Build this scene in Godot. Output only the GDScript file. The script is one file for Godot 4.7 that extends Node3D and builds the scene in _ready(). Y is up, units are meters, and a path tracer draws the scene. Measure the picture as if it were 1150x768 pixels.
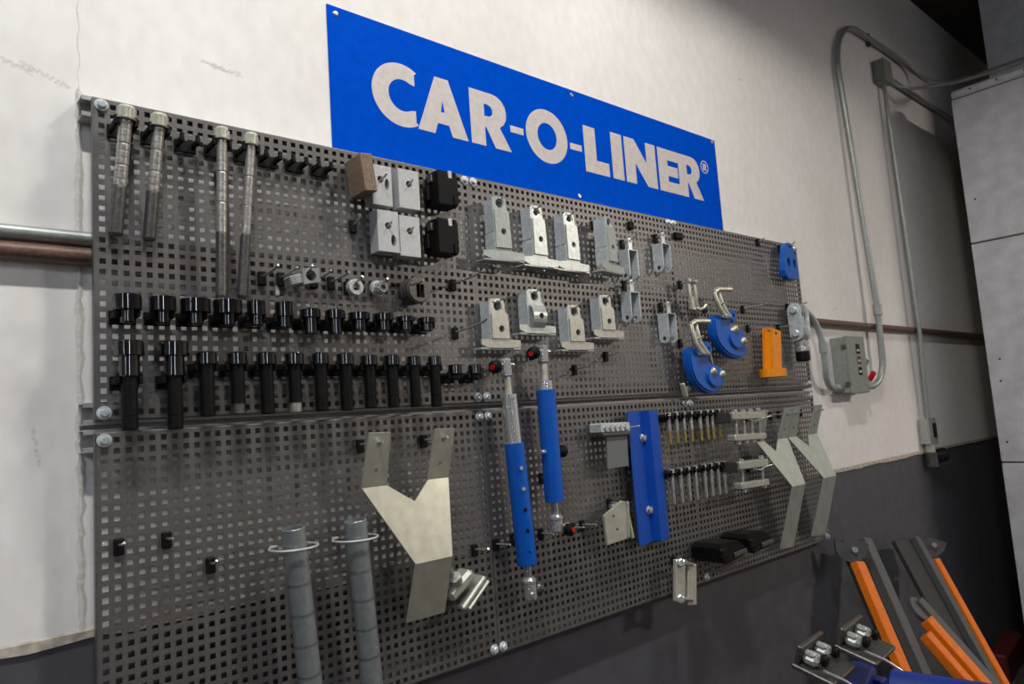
extends Node3D
# Tool board on a workshop wall. Metres, y up. The board's front face is the plane z = 0, its top left hole is at x = 0, y = FY.

const FY := 2.25          # height of the board's top row of holes above the floor
const P := 0.02           # hole pitch of the perforated panels
const WZ := -0.056        # face of the upper wall
const PW := 0.8888        # width of a panel
const ROW2 := -0.6291     # first row of holes of the lower panels
const ORD := ["first", "second", "third", "fourth", "fifth", "sixth", "seventh", "eighth", "ninth", "tenth", "eleventh", "twelfth", "thirteenth", "fourteenth"]

var M := {}
var names := {}

# ------------------------------------------------------------------ mesh builder
class MB:
	var v := PackedVector3Array()
	var n := PackedVector3Array()
	var uv := PackedVector2Array()

	func tri3(a: Vector3, b: Vector3, c: Vector3, na: Vector3, nb: Vector3, nc: Vector3) -> void:
		var g := (c - a).cross(b - a)
		if g.length_squared() < 1e-18:
			return
		if g.dot(na + nb + nc) < 0.0:
			var t := b
			b = c
			c = t
			t = nb
			nb = nc
			nc = t
		v.append_array([a, b, c])
		n.append_array([na, nb, nc])
		uv.append_array([Vector2(a.x, -a.y), Vector2(b.x, -b.y), Vector2(c.x, -c.y)])

	func tri(a: Vector3, b: Vector3, c: Vector3, m: Vector3) -> void:
		tri3(a, b, c, m, m, m)

	func quad(a: Vector3, b: Vector3, c: Vector3, d: Vector3, m: Vector3) -> void:
		tri(a, b, c, m)
		tri(a, c, d, m)

	func box(c: Vector3, s: Vector3, r := Basis.IDENTITY, bev := 0.0) -> MB:
		var h := s * 0.5
		bev = minf(bev, minf(h.x, minf(h.y, h.z)) * 0.98)
		for ax in 3:
			var b1 := (ax + 1) % 3
			var b2 := (ax + 2) % 3
			for sg in [-1.0, 1.0]:
				var q := []
				for k in [[-1, -1], [1, -1], [1, 1], [-1, 1]]:
					var p := Vector3.ZERO
					p[ax] = sg * h[ax]
					p[b1] = k[0] * (h[b1] - bev)
					p[b2] = k[1] * (h[b2] - bev)
					q.append(c + r * p)
				var m := Vector3.ZERO
				m[ax] = sg
				quad(q[0], q[1], q[2], q[3], r * m)
			if bev > 0.0:
				for s1 in [-1.0, 1.0]:
					for s2 in [-1.0, 1.0]:
						var q := []
						for k in [[0, -1], [0, 1], [1, 1], [1, -1]]:
							var p := Vector3.ZERO
							p[ax] = k[1] * (h[ax] - bev)
							p[b1] = s1 * (h[b1] - (bev if k[0] == 1 else 0.0))
							p[b2] = s2 * (h[b2] - (bev if k[0] == 0 else 0.0))
							q.append(c + r * p)
						var m := Vector3.ZERO
						m[b1] = s1
						m[b2] = s2
						quad(q[0], q[1], q[2], q[3], (r * m).normalized())
		if bev > 0.0:
			for x in [-1.0, 1.0]:
				for y in [-1.0, 1.0]:
					for z in [-1.0, 1.0]:
						tri(c + r * Vector3(x * h.x, y * (h.y - bev), z * (h.z - bev)), c + r * Vector3(x * (h.x - bev), y * h.y, z * (h.z - bev)), c + r * Vector3(x * (h.x - bev), y * (h.y - bev), z * h.z), (r * Vector3(x, y, z)).normalized())
		return self

	# profile of (radius, height) pairs, outside from bottom to top (an inner bore comes back down)
	func lathe(prof: Array, at := Vector3.ZERO, r := Basis.IDENTITY, seg := 24) -> MB:
		for i in prof.size() - 1:
			var p0: Vector2 = prof[i]
			var p1: Vector2 = prof[i + 1]
			var t := p1 - p0
			if t.length() < 1e-7:
				continue
			var m2 := Vector2(t.y, -t.x).normalized()
			for k in seg:
				var a0 := TAU * k / seg
				var a1 := TAU * (k + 1) / seg
				var d0 := Vector3(cos(a0), 0, sin(a0))
				var d1 := Vector3(cos(a1), 0, sin(a1))
				var A := at + r * (d0 * p0.x + Vector3(0, p0.y, 0))
				var B := at + r * (d1 * p0.x + Vector3(0, p0.y, 0))
				var C := at + r * (d1 * p1.x + Vector3(0, p1.y, 0))
				var D := at + r * (d0 * p1.x + Vector3(0, p1.y, 0))
				var n0 := r * (d0 * m2.x + Vector3(0, m2.y, 0))
				var n1 := r * (d1 * m2.x + Vector3(0, m2.y, 0))
				tri3(A, B, C, n0, n1, n1)
				tri3(A, C, D, n0, n1, n0)
		return self

	# a rod with small chamfers between two points
	func rod(a: Vector3, b: Vector3, rad: float, seg := 20, ch := 0.0, bore := 0.0) -> MB:
		var l := (b - a).length()
		var prof := [Vector2(bore, 0.0), Vector2(rad - ch, 0), Vector2(rad, ch), Vector2(rad, l - ch), Vector2(rad - ch, l), Vector2(bore, l)]
		if bore > 0.0:
			prof.append(Vector2(bore, 0.0))
		return lathe(prof, a, MB.along(b - a), seg)

	static func along(d: Vector3) -> Basis:
		var y := d.normalized()
		var x := Vector3.FORWARD.cross(y)
		if x.length() < 0.01:
			x = Vector3.RIGHT.cross(y)
		x = x.normalized()
		return Basis(x, y, x.cross(y))

	func tube(path: Array, rad: float, seg := 10, closed := false) -> MB:
		var np := path.size()
		var fr := []
		var last := Vector3.ZERO
		for i in np:
			var p0: Vector3 = path[(i - 1 + np) % np] if closed else path[maxi(i - 1, 0)]
			var p1: Vector3 = path[(i + 1) % np] if closed else path[mini(i + 1, np - 1)]
			var t := (p1 - p0).normalized()
			if last == Vector3.ZERO:
				last = t.cross(Vector3.UP)
				if last.length() < 0.05:
					last = t.cross(Vector3.RIGHT)
			var x := (last - t * last.dot(t)).normalized()
			last = x
			fr.append([x, t.cross(x)])
		for i in (np if closed else np - 1):
			var j := (i + 1) % np
			var a: Vector3 = path[i]
			var b: Vector3 = path[j]
			for k in seg:
				var c0 := cos(TAU * k / seg)
				var s0 := sin(TAU * k / seg)
				var c1 := cos(TAU * (k + 1) / seg)
				var s1 := sin(TAU * (k + 1) / seg)
				var n00: Vector3 = fr[i][0] * c0 + fr[i][1] * s0
				var n01: Vector3 = fr[i][0] * c1 + fr[i][1] * s1
				var n10: Vector3 = fr[j][0] * c0 + fr[j][1] * s0
				var n11: Vector3 = fr[j][0] * c1 + fr[j][1] * s1
				tri3(a + n00 * rad, a + n01 * rad, b + n11 * rad, n00, n01, n11)
				tri3(a + n00 * rad, b + n11 * rad, b + n10 * rad, n00, n11, n10)
		if not closed:
			for e in [0, np - 1]:
				var o: Vector3 = path[e]
				var t: Vector3 = (path[1] - path[0]) * -1.0 if e == 0 else path[np - 1] - path[np - 2]
				t = t.normalized()
				for k in seg:
					tri(o, o + (fr[e][0] * cos(TAU * k / seg) + fr[e][1] * sin(TAU * k / seg)) * rad, o + (fr[e][0] * cos(TAU * (k + 1) / seg) + fr[e][1] * sin(TAU * (k + 1) / seg)) * rad, t)
		return self

	func ball(at: Vector3, rad: Vector3, seg := 14) -> MB:
		var h := seg / 2
		for i in h:
			for k in seg:
				var q := []
				for e in [[i, k], [i, k + 1], [i + 1, k + 1], [i + 1, k]]:
					var t: float = PI * e[0] / h
					var f: float = TAU * e[1] / seg
					q.append(Vector3(sin(t) * cos(f), cos(t), sin(t) * sin(f)))
				tri3(at + q[0] * rad, at + q[1] * rad, at + q[2] * rad, q[0], q[1], q[2])
				tri3(at + q[0] * rad, at + q[2] * rad, at + q[3] * rad, q[0], q[2], q[3])
		return self

	static func circ(x: float, y: float, r: float, k := 16, ry := -1.0) -> PackedVector2Array:
		var o := PackedVector2Array()
		for i in k:
			o.append(Vector2(x + cos(TAU * i / k) * r, y + sin(TAU * i / k) * (r if ry < 0.0 else ry)))
		return o

	static func pts(a: Array) -> PackedVector2Array:
		var o := PackedVector2Array()
		for i in a.size() / 2:
			o.append(Vector2(a[i * 2], a[i * 2 + 1]))
		return o

	# a flat sheet with outline and holes in x and y, from z0 to z1 of the transform
	func plate(outer: PackedVector2Array, holes: Array, z0: float, z1: float, x := Transform3D.IDENTITY) -> MB:
		var nz := x.basis.z.normalized()
		var cuts := []
		for h in holes:
			var c := Vector2.ZERO
			for q in h:
				c += q
			cuts.append(c.x / h.size())
		cuts.sort()
		var edges := [-100.0] + cuts + [100.0]
		for i in edges.size() - 1:
			if edges[i + 1] - edges[i] < 1e-6:
				continue
			var pieces := [outer]
			if holes.size():
				pieces = Geometry2D.intersect_polygons(outer, PackedVector2Array([Vector2(edges[i], -100), Vector2(edges[i + 1], -100), Vector2(edges[i + 1], 100), Vector2(edges[i], 100)]))
			for h in holes:
				var next := []
				for p in pieces:
					next.append_array(Geometry2D.clip_polygons(p, h))
				pieces = next
			for p in pieces:
				var t := Geometry2D.triangulate_polygon(p)
				for k in t.size() / 3:
					var a: Vector2 = p[t[k * 3]]
					var b: Vector2 = p[t[k * 3 + 1]]
					var c: Vector2 = p[t[k * 3 + 2]]
					tri(x * Vector3(a.x, a.y, z1), x * Vector3(b.x, b.y, z1), x * Vector3(c.x, c.y, z1), nz)
					tri(x * Vector3(a.x, a.y, z0), x * Vector3(b.x, b.y, z0), x * Vector3(c.x, c.y, z0), -nz)
		rim(outer, z0, z1, x, 1.0)
		for h in holes:
			rim(h, z0, z1, x, -1.0)
		return self

	func rim(loop: PackedVector2Array, z0: float, z1: float, x: Transform3D, side: float) -> void:
		if Geometry2D.is_polygon_clockwise(loop):
			side = -side
		for i in loop.size():
			var a := loop[i]
			var b := loop[(i + 1) % loop.size()]
			var m := Vector3(b.y - a.y, a.x - b.x, 0).normalized() * side
			quad(x * Vector3(a.x, a.y, z0), x * Vector3(b.x, b.y, z0), x * Vector3(b.x, b.y, z1), x * Vector3(a.x, a.y, z1), (x.basis * m).normalized())

	# the same with the front and back edges rounded off
	func soft(outer: PackedVector2Array, holes: Array, z0: float, z1: float, r: float, x := Transform3D.IDENTITY) -> MB:
		plate(outer, holes, z0 + r, z1 - r, x)
		var ins := r * 0.3
		for k in 2:
			var sm := Geometry2D.offset_polygon(outer, -ins)
			if sm.size():
				var lo := r * (0.45 if k == 0 else 0.0)
				plate(sm[0], holes, z0 + lo, z0 + r, x)
				plate(sm[0], holes, z1 - r, z1 - lo, x)
			ins = r * 0.85
		return self

	# a sheet through points in space (they lie in one plane), thickness behind it
	func sheet(q: Array, t: float, holes := []) -> MB:
		var x: Vector3 = (q[1] - q[0]).normalized()
		var z: Vector3 = x.cross(q[q.size() - 1] - q[0]).normalized()
		if z.z < 0.0:
			z = -z
		var f := Transform3D(Basis(x, z.cross(x), z), q[0])
		var o := PackedVector2Array()
		for p in q:
			var l: Vector3 = f.affine_inverse() * p
			o.append(Vector2(l.x, l.y))
		var hs := []
		for h in holes:
			var l: Vector3 = f.affine_inverse() * h[0]
			hs.append(MB.circ(l.x, l.y, h[1], 12))
		return plate(o, hs, -t, 0.0, f)

	func mesh() -> ArrayMesh:
		var a := []
		a.resize(Mesh.ARRAY_MAX)
		a[Mesh.ARRAY_VERTEX] = v
		a[Mesh.ARRAY_NORMAL] = n
		a[Mesh.ARRAY_TEX_UV] = uv
		var m := ArrayMesh.new()
		m.add_surface_from_arrays(Mesh.PRIMITIVE_TRIANGLES, a)
		return m


# ------------------------------------------------------------------ nodes
func numbered(called: String) -> String:
	names[called] = names.get(called, -1) + 1
	return called if names[called] == 0 else "%s_%03d" % [called, names[called]]

func tag(o: Node3D, label: String, category: String, group := "") -> Node3D:
	o.set_meta("label", label)
	o.set_meta("category", category)
	if group:
		o.set_meta("group", group)
	return o

func thing(called: String, at: Vector3, label: String, category: String, group := "") -> Node3D:
	var o := Node3D.new()
	o.name = numbered(called)
	add_child(o)
	o.position = at + Vector3(0, FY, 0)
	return tag(o, label, category, group)

func part(parent: Node3D, called: String, m, mat: Material, at := Vector3.ZERO) -> MeshInstance3D:
	var o := MeshInstance3D.new()
	o.name = called
	o.mesh = m.mesh() if m is MB else m
	o.material_override = mat
	o.position = at
	parent.add_child(o, true)
	return o

func one(called: String, m, mat: Material, at: Vector3, label: String, category: String, group := "") -> MeshInstance3D:
	var o := part(self, numbered(called), m, mat, at + Vector3(0, FY, 0))
	tag(o, label, category, group)
	return o

func struct(called: String, m, mat: Material, at := Vector3.ZERO) -> MeshInstance3D:
	var o := part(self, called, m, mat, at)
	o.set_meta("kind", "structure")
	return o

func B(lo: Vector3, hi: Vector3, bev := 0.0) -> MB:
	return MB.new().box((lo + hi) * 0.5, hi - lo, Basis.IDENTITY, bev)

func rz(deg: float) -> Basis:
	return Basis(Vector3(0, 0, 1), deg_to_rad(deg))

# ------------------------------------------------------------------ materials
func noise(kind: int, freq: float, lo: float, hi: float, seed_: int, size := 256, oct := 4, warm := 0.0) -> NoiseTexture2D:
	var f := FastNoiseLite.new()
	f.noise_type = kind
	f.frequency = freq
	f.seed = seed_
	f.fractal_octaves = oct
	if kind == FastNoiseLite.TYPE_CELLULAR:
		f.cellular_return_type = FastNoiseLite.RETURN_CELL_VALUE
		f.fractal_type = FastNoiseLite.FRACTAL_NONE
	var g := Gradient.new()
	g.set_color(0, Color(lo, lo * (1.0 - warm), lo * (1.0 - 2.0 * warm)))
	g.set_color(1, Color(hi, hi, hi))
	var t := NoiseTexture2D.new()
	t.width = size
	t.height = size
	t.seamless = true
	t.noise = f
	t.color_ramp = g
	return t

func mat(called: String, c: Color, rough: float, metal := 0.0, tex: Texture2D = null, scale := 4.0, rtex: Texture2D = null, bump: Texture2D = null, bscale := 0.0, spec := -1.0) -> StandardMaterial3D:
	var m := StandardMaterial3D.new()
	m.resource_name = called
	m.albedo_color = c
	m.roughness = rough
	m.metallic = metal
	m.uv1_triplanar = true
	m.uv1_scale = Vector3.ONE * scale
	if tex:
		m.albedo_texture = tex
	if rtex:
		m.roughness_texture = rtex
	if bump:
		m.heightmap_enabled = true
		m.heightmap_texture = bump
		m.heightmap_scale = bscale
	M[called] = m
	if spec >= 0.0:
		m.metallic_specular = spec
	return m

func materials() -> void:
	var fine := noise(FastNoiseLite.TYPE_SIMPLEX_SMOOTH, 0.05, 0.92, 1.0, 3)
	var blotch := noise(FastNoiseLite.TYPE_SIMPLEX_SMOOTH, 0.012, 0.88, 1.0, 7, 512, 5, 0.01)
	var spangle := noise(FastNoiseLite.TYPE_CELLULAR, 0.05, 0.92, 1.0, 11)
	var grime := noise(FastNoiseLite.TYPE_SIMPLEX_SMOOTH, 0.02, 0.68, 1.0, 19, 512, 5, 0.04)
	var rough := noise(FastNoiseLite.TYPE_SIMPLEX_SMOOTH, 0.03, 0.85, 1.0, 23, 256, 4)
	mat("panel", Color8(121, 119, 118), 0.46, 0.62, fine, 9.0, rough)
	mat("strut", Color8(186, 186, 184), 0.42, 0.5, fine, 6.0)
	mat("lower_wall", Color8(81, 82, 89), 0.55, 0.0, blotch, 1.6, rough)
	mat("ledge", Color8(214, 207, 195), 0.8, 0.0, grime, 3.0)
	mat("caulk", Color8(226, 223, 216), 0.8, 0.0, blotch, 12.0, null, fine, 0.3)
	mat("concrete", Color8(74, 71, 68), 0.75, 0.0, grime, 0.9)
	mat("ceiling", Color8(58, 50, 44), 0.9, 0.0, blotch, 0.8)
	mat("shop_wall", Color8(205, 203, 198), 0.8, 0.0, blotch, 0.5)
	mat("booth", Color8(222, 224, 230), 0.45, 0.0, blotch, 1.3)
	mat("booth_seam", Color8(170, 156, 136), 0.7, 0.0, grime, 5.0)
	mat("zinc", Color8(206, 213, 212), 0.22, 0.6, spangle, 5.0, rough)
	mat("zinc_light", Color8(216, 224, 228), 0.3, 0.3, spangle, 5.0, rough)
	mat("zinc_front", Color8(196, 204, 200), 0.40, 0.35, blotch, 9.0, rough)
	mat("nickel", Color8(190, 191, 182), 0.42, 0.45, blotch, 9.0, rough)
	mat("tube_steel", Color8(172, 180, 184), 0.28, 0.6, blotch, 7.0, rough)
	mat("tube_band", Color8(140, 147, 151), 0.34, 0.6, blotch, 7.0, rough)
	mat("navy_paint", Color8(10, 48, 138), 0.36, 0.0, fine, 3.0)
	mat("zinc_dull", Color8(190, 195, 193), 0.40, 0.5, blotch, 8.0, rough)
	mat("zinc_plate", Color8(186, 196, 187), 0.42, 0.45, blotch, 3.0, rough)
	mat("passivated", Color8(216, 217, 200), 0.38, 0.5, blotch, 4.0, rough)
	mat("steel", Color8(206, 206, 203), 0.28, 0.7, fine, 10.0, rough)
	mat("steel_dark", Color8(122, 122, 120), 0.42, 0.7, grime, 9.0, rough)
	mat("rod_steel", Color8(196, 195, 191), 0.38, 0.5, grime, 9.0, rough)
	mat("chrome", Color8(222, 224, 226), 0.16, 0.75)
	mat("black_gloss", Color8(14, 14, 15), 0.06, 0.0, null, 1.0, null, null, 0.0, 0.75)
	mat("black_matte", Color8(15, 14, 14), 0.55, 0.0, fine, 8.0, rough, null, 0.0, 0.3)
	mat("black_plastic", Color8(14, 14, 15), 0.55, 0.0, null, 1.0, null, null, 0.0, 0.3)
	mat("aluminium", Color8(196, 199, 200), 0.5, 0.35, fine, 7.0, rough)
	mat("blue_gloss", Color8(12, 90, 190), 0.13, 0.0, fine, 4.0)
	mat("blue_cast", Color8(8, 94, 192), 0.34, 0.0, blotch, 9.0, rough, fine, 0.1)
	mat("blue_sheet", Color8(6, 76, 180), 0.36, 0.0, fine, 3.0)
	mat("sign_blue", Color8(0, 78, 202), 0.5, 0.0, fine, 2.0, null, null, 0.0, 0.05)
	mat("letter_grey", Color8(206, 199, 196), 0.6, 0.0, fine, 3.0)
	mat("orange", Color8(246, 150, 12), 0.36, 0.0, fine, 6.0)
	mat("orange_red", Color8(240, 124, 18), 0.45, 0.0, blotch, 5.0)
	mat("grey_paint", Color8(86, 88, 90), 0.5, 0.0, blotch, 5.0)
	mat("charcoal_paint", Color8(48, 49, 51), 0.55, 0.0, blotch, 5.0)
	mat("conduit", Color8(168, 174, 172), 0.46, 0.5, blotch, 6.0, rough)
	mat("grey_enamel", Color8(142, 150, 142), 0.4, 0.0, blotch, 5.0)
	mat("brown_pipe", Color8(120, 92, 78), 0.5, 0.1, grime, 8.0, rough)
	mat("red_plastic", Color8(190, 20, 22), 0.35)
	mat("dark_red", Color8(86, 22, 24), 0.5, 0.0, blotch, 4.0)
	mat("gold_thread", Color8(176, 156, 96), 0.38, 0.6, fine, 12.0)
	mat("rubber_grey", Color8(112, 116, 118), 0.6, 0.0, fine, 6.0)
	mat("rust", Color8(120, 74, 48), 0.7, 0.2, grime, 6.0)
	var w := mat("wood", Color8(160, 140, 118), 0.75, 0.0, noise(FastNoiseLite.TYPE_SIMPLEX_SMOOTH, 0.05, 0.55, 1.0, 31, 256, 4, 0.06), 8.0)
	w.uv1_scale = Vector3(26, 5, 26)
	mat("wall_paint", Color.WHITE, 0.72)
	var wp: StandardMaterial3D = M.wall_paint
	wp.uv1_triplanar = false
	wp.albedo_texture = wall_picture()
	wp.texture_repeat = false
	wp.uv1_scale = Vector3(1.0 / 6.0, 1.0 / 3.0, 1.0)
	wp.uv1_offset = Vector3(0.5 / 6.0, (FY + 1.9) / 3.0, 0)
	var lamp := mat("lamp_diffuser", Color8(250, 248, 240), 0.6)
	lamp.emission_enabled = true
	lamp.emission = Color8(255, 246, 232)
	lamp.emission_energy_multiplier = 3.0

# cream paint with faint roller blotches, specks, scratches and old patched spots
func wall_picture() -> ImageTexture:
	var W := 1400
	var H := 700
	var im := Image.create(W, H, false, Image.FORMAT_RGB8)
	var a := FastNoiseLite.new()
	a.seed = 5
	a.frequency = 0.006
	a.fractal_octaves = 5
	var b := FastNoiseLite.new()
	b.seed = 9
	b.frequency = 0.09
	b.fractal_octaves = 2
	for y in H:
		for x in W:
			var k := a.get_noise_2d(x, y) * 0.035 + b.get_noise_2d(x, y * 0.6) * 0.018
			im.set_pixel(x, y, Color(0.900 + k, 0.893 + k * 1.1, 0.880 + k * 1.3))
	var r := RandomNumberGenerator.new()
	r.seed = 41
	var px := func(X: float, Y: float) -> Vector2: return Vector2((X + 0.5) / 6.0 * W, (1.9 - Y) / 3.0 * H)
	var dot := func(p: Vector2, c: Color, s: float) -> void:
		for dx in range(-3, 4):
			for dy in range(-3, 4):
				var q := Vector2i(int(p.x) + dx, int(p.y) + dy)
				if q.x >= 0 and q.y >= 0 and q.x < W and q.y < H and Vector2(dx, dy).length() <= s:
					im.set_pixelv(q, im.get_pixelv(q).lerp(c, 0.35))
	for i in 90:
		dot.call(px.call(r.randf_range(-0.4, 5.2), r.randf_range(-0.95, 1.8)), Color(0.62, 0.59, 0.55), r.randf_range(0.3, 1.0))
	for s in [[0.205, 0.172, 0.05, -0.004, 9], [0.225, 0.165, 0.066, -0.002, 12], [-0.15, 0.072, 0.05, -0.012, 10], [-0.12, 0.075, 0.08, -0.03, 12], [2.42, 0.73, 0.05, 0.01, 8], [3.2, -0.72, 0.02, -0.1, 9], [3.32, -0.68, 0.015, -0.06, 7], [4.05, -0.75, 0.03, -0.02, 9], [3.05, -0.24, 0.06, 0.015, 7], [-0.1, -0.6, 0.01, -0.07, 6]]:
		for k in s[4] * 3:
			var f: float = float(k) / (s[4] * 3)
			dot.call(px.call(s[0] + s[2] * f, s[1] + s[3] * f + r.randf_range(-0.004, 0.004)), Color(0.70, 0.68, 0.64), 0.4)
	return ImageTexture.create_from_image(im)

# ------------------------------------------------------------------ start
func _ready() -> void:
	materials()
	# camera
	var cam := Camera3D.new()
	cam.name = "camera"
	cam.fov = 50.84
	cam.near = 0.05
	cam.far = 100.0
	add_child(cam)
	cam.transform = Transform3D(Basis(Vector3(0.75417676, -0.06877693, 0.65305983), Vector3(-0.01767059, 0.99201442, 0.12488052), Vector3(-0.65643367, -0.10572194, 0.74693889)).orthonormalized(), Vector3(-0.29894, FY - 0.64054, 1.46589))
	cam.current = true
	# sky (seen only through the two tall openings behind the camera) and exposure
	var we := WorldEnvironment.new()
	we.name = "environment"
	var e := Environment.new()
	e.background_mode = Environment.BG_COLOR
	e.background_color = Color8(222, 234, 255)
	e.background_energy_multiplier = 40.0
	e.tonemap_mode = Environment.TONE_MAPPER_LINEAR
	e.tonemap_exposure = 0.80
	e.sdfgi_enabled = true
	e.ssao_enabled = true
	e.ssil_enabled = true
	we.environment = e
	add_child(we)
	# ceiling lamps
	lamp(Vector3(-0.22, 1.70, 1.2), 0.4, 0.1, 6.2, 0.149, Color8(255, 253, 250), "hooded ceiling lamp above the left end of the tool board")
	lamp(Vector3(1.45, 1.70, 1.2), 0.4, 0.1, 4.7, 0.149, Color8(255, 249, 241), "hooded ceiling lamp above the right half of the tool board")
	lamp(Vector3(5.75, 1.62, 4.6), 0.9, 0.2, 33.0, 0.02, Color8(255, 241, 229), "long ceiling lamp in front of the booth")
	lamp(Vector3(-3.5, 1.62, 3.4), 1.2, 0.2, 10.0, 0.02, Color8(240, 247, 255), "long ceiling lamp in the left half of the workshop")
	room()
	board()
	sign_and_wall_fittings()
	rods_and_blocks()
	adapters()
	brackets()
	right_tools()
	lower_tools()
	floor_things()

func lamp(at: Vector3, length: float, wide: float, energy: float, hood: float, tint: Color, label: String) -> void:
	var t := thing("ceiling_lamp", at, label, "lamp", "ceiling lamps")
	var hw := 0.236 if hood > 0.1 else 0.16
	var hl := length * 0.5 + (0.4 if hood > 0.1 else 0.04)
	part(t, "housing", MB.new().box(Vector3(0, 0.05, 0), Vector3(hl * 2.0, 0.04, hw * 2.0), Basis.IDENTITY, 0.01), M.charcoal_paint)
	for s in [-1.0, 1.0]:
		part(t, "hanger", MB.new().rod(Vector3(s * hl * 0.8, 0.06, 0), Vector3(s * hl * 0.8, 1.87 - at.y, 0), 0.006, 8), M.steel_dark)
		part(t, "hood_side", MB.new().box(Vector3(0, 0.015 - hood * 0.5, s * hw), Vector3(hl * 2.0, 0.03 + hood, 0.006), Basis.IDENTITY, 0.001), M.charcoal_paint)
		part(t, "hood_end", MB.new().box(Vector3(s * hl, 0.015 - hood * 0.5, 0), Vector3(0.006, 0.03 + hood, hw * 2.0), Basis.IDENTITY, 0.001), M.charcoal_paint)
	part(t, "diffuser", MB.new().box(Vector3(0, 0.01, 0), Vector3(length, 0.04, wide), Basis.IDENTITY, 0.005), M.lamp_diffuser)
	var l := AreaLight3D.new()
	l.name = "lamp_light"
	l.area_size = Vector2(length, wide)
	l.light_energy = energy
	l.light_color = tint
	l.area_range = 30.0
	l.area_attenuation = 2.0
	l.shadow_enabled = true
	t.add_child(l)
	l.position = Vector3(0, -0.014, 0)
	l.rotation = Vector3(-PI / 2, 0, 0)

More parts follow.
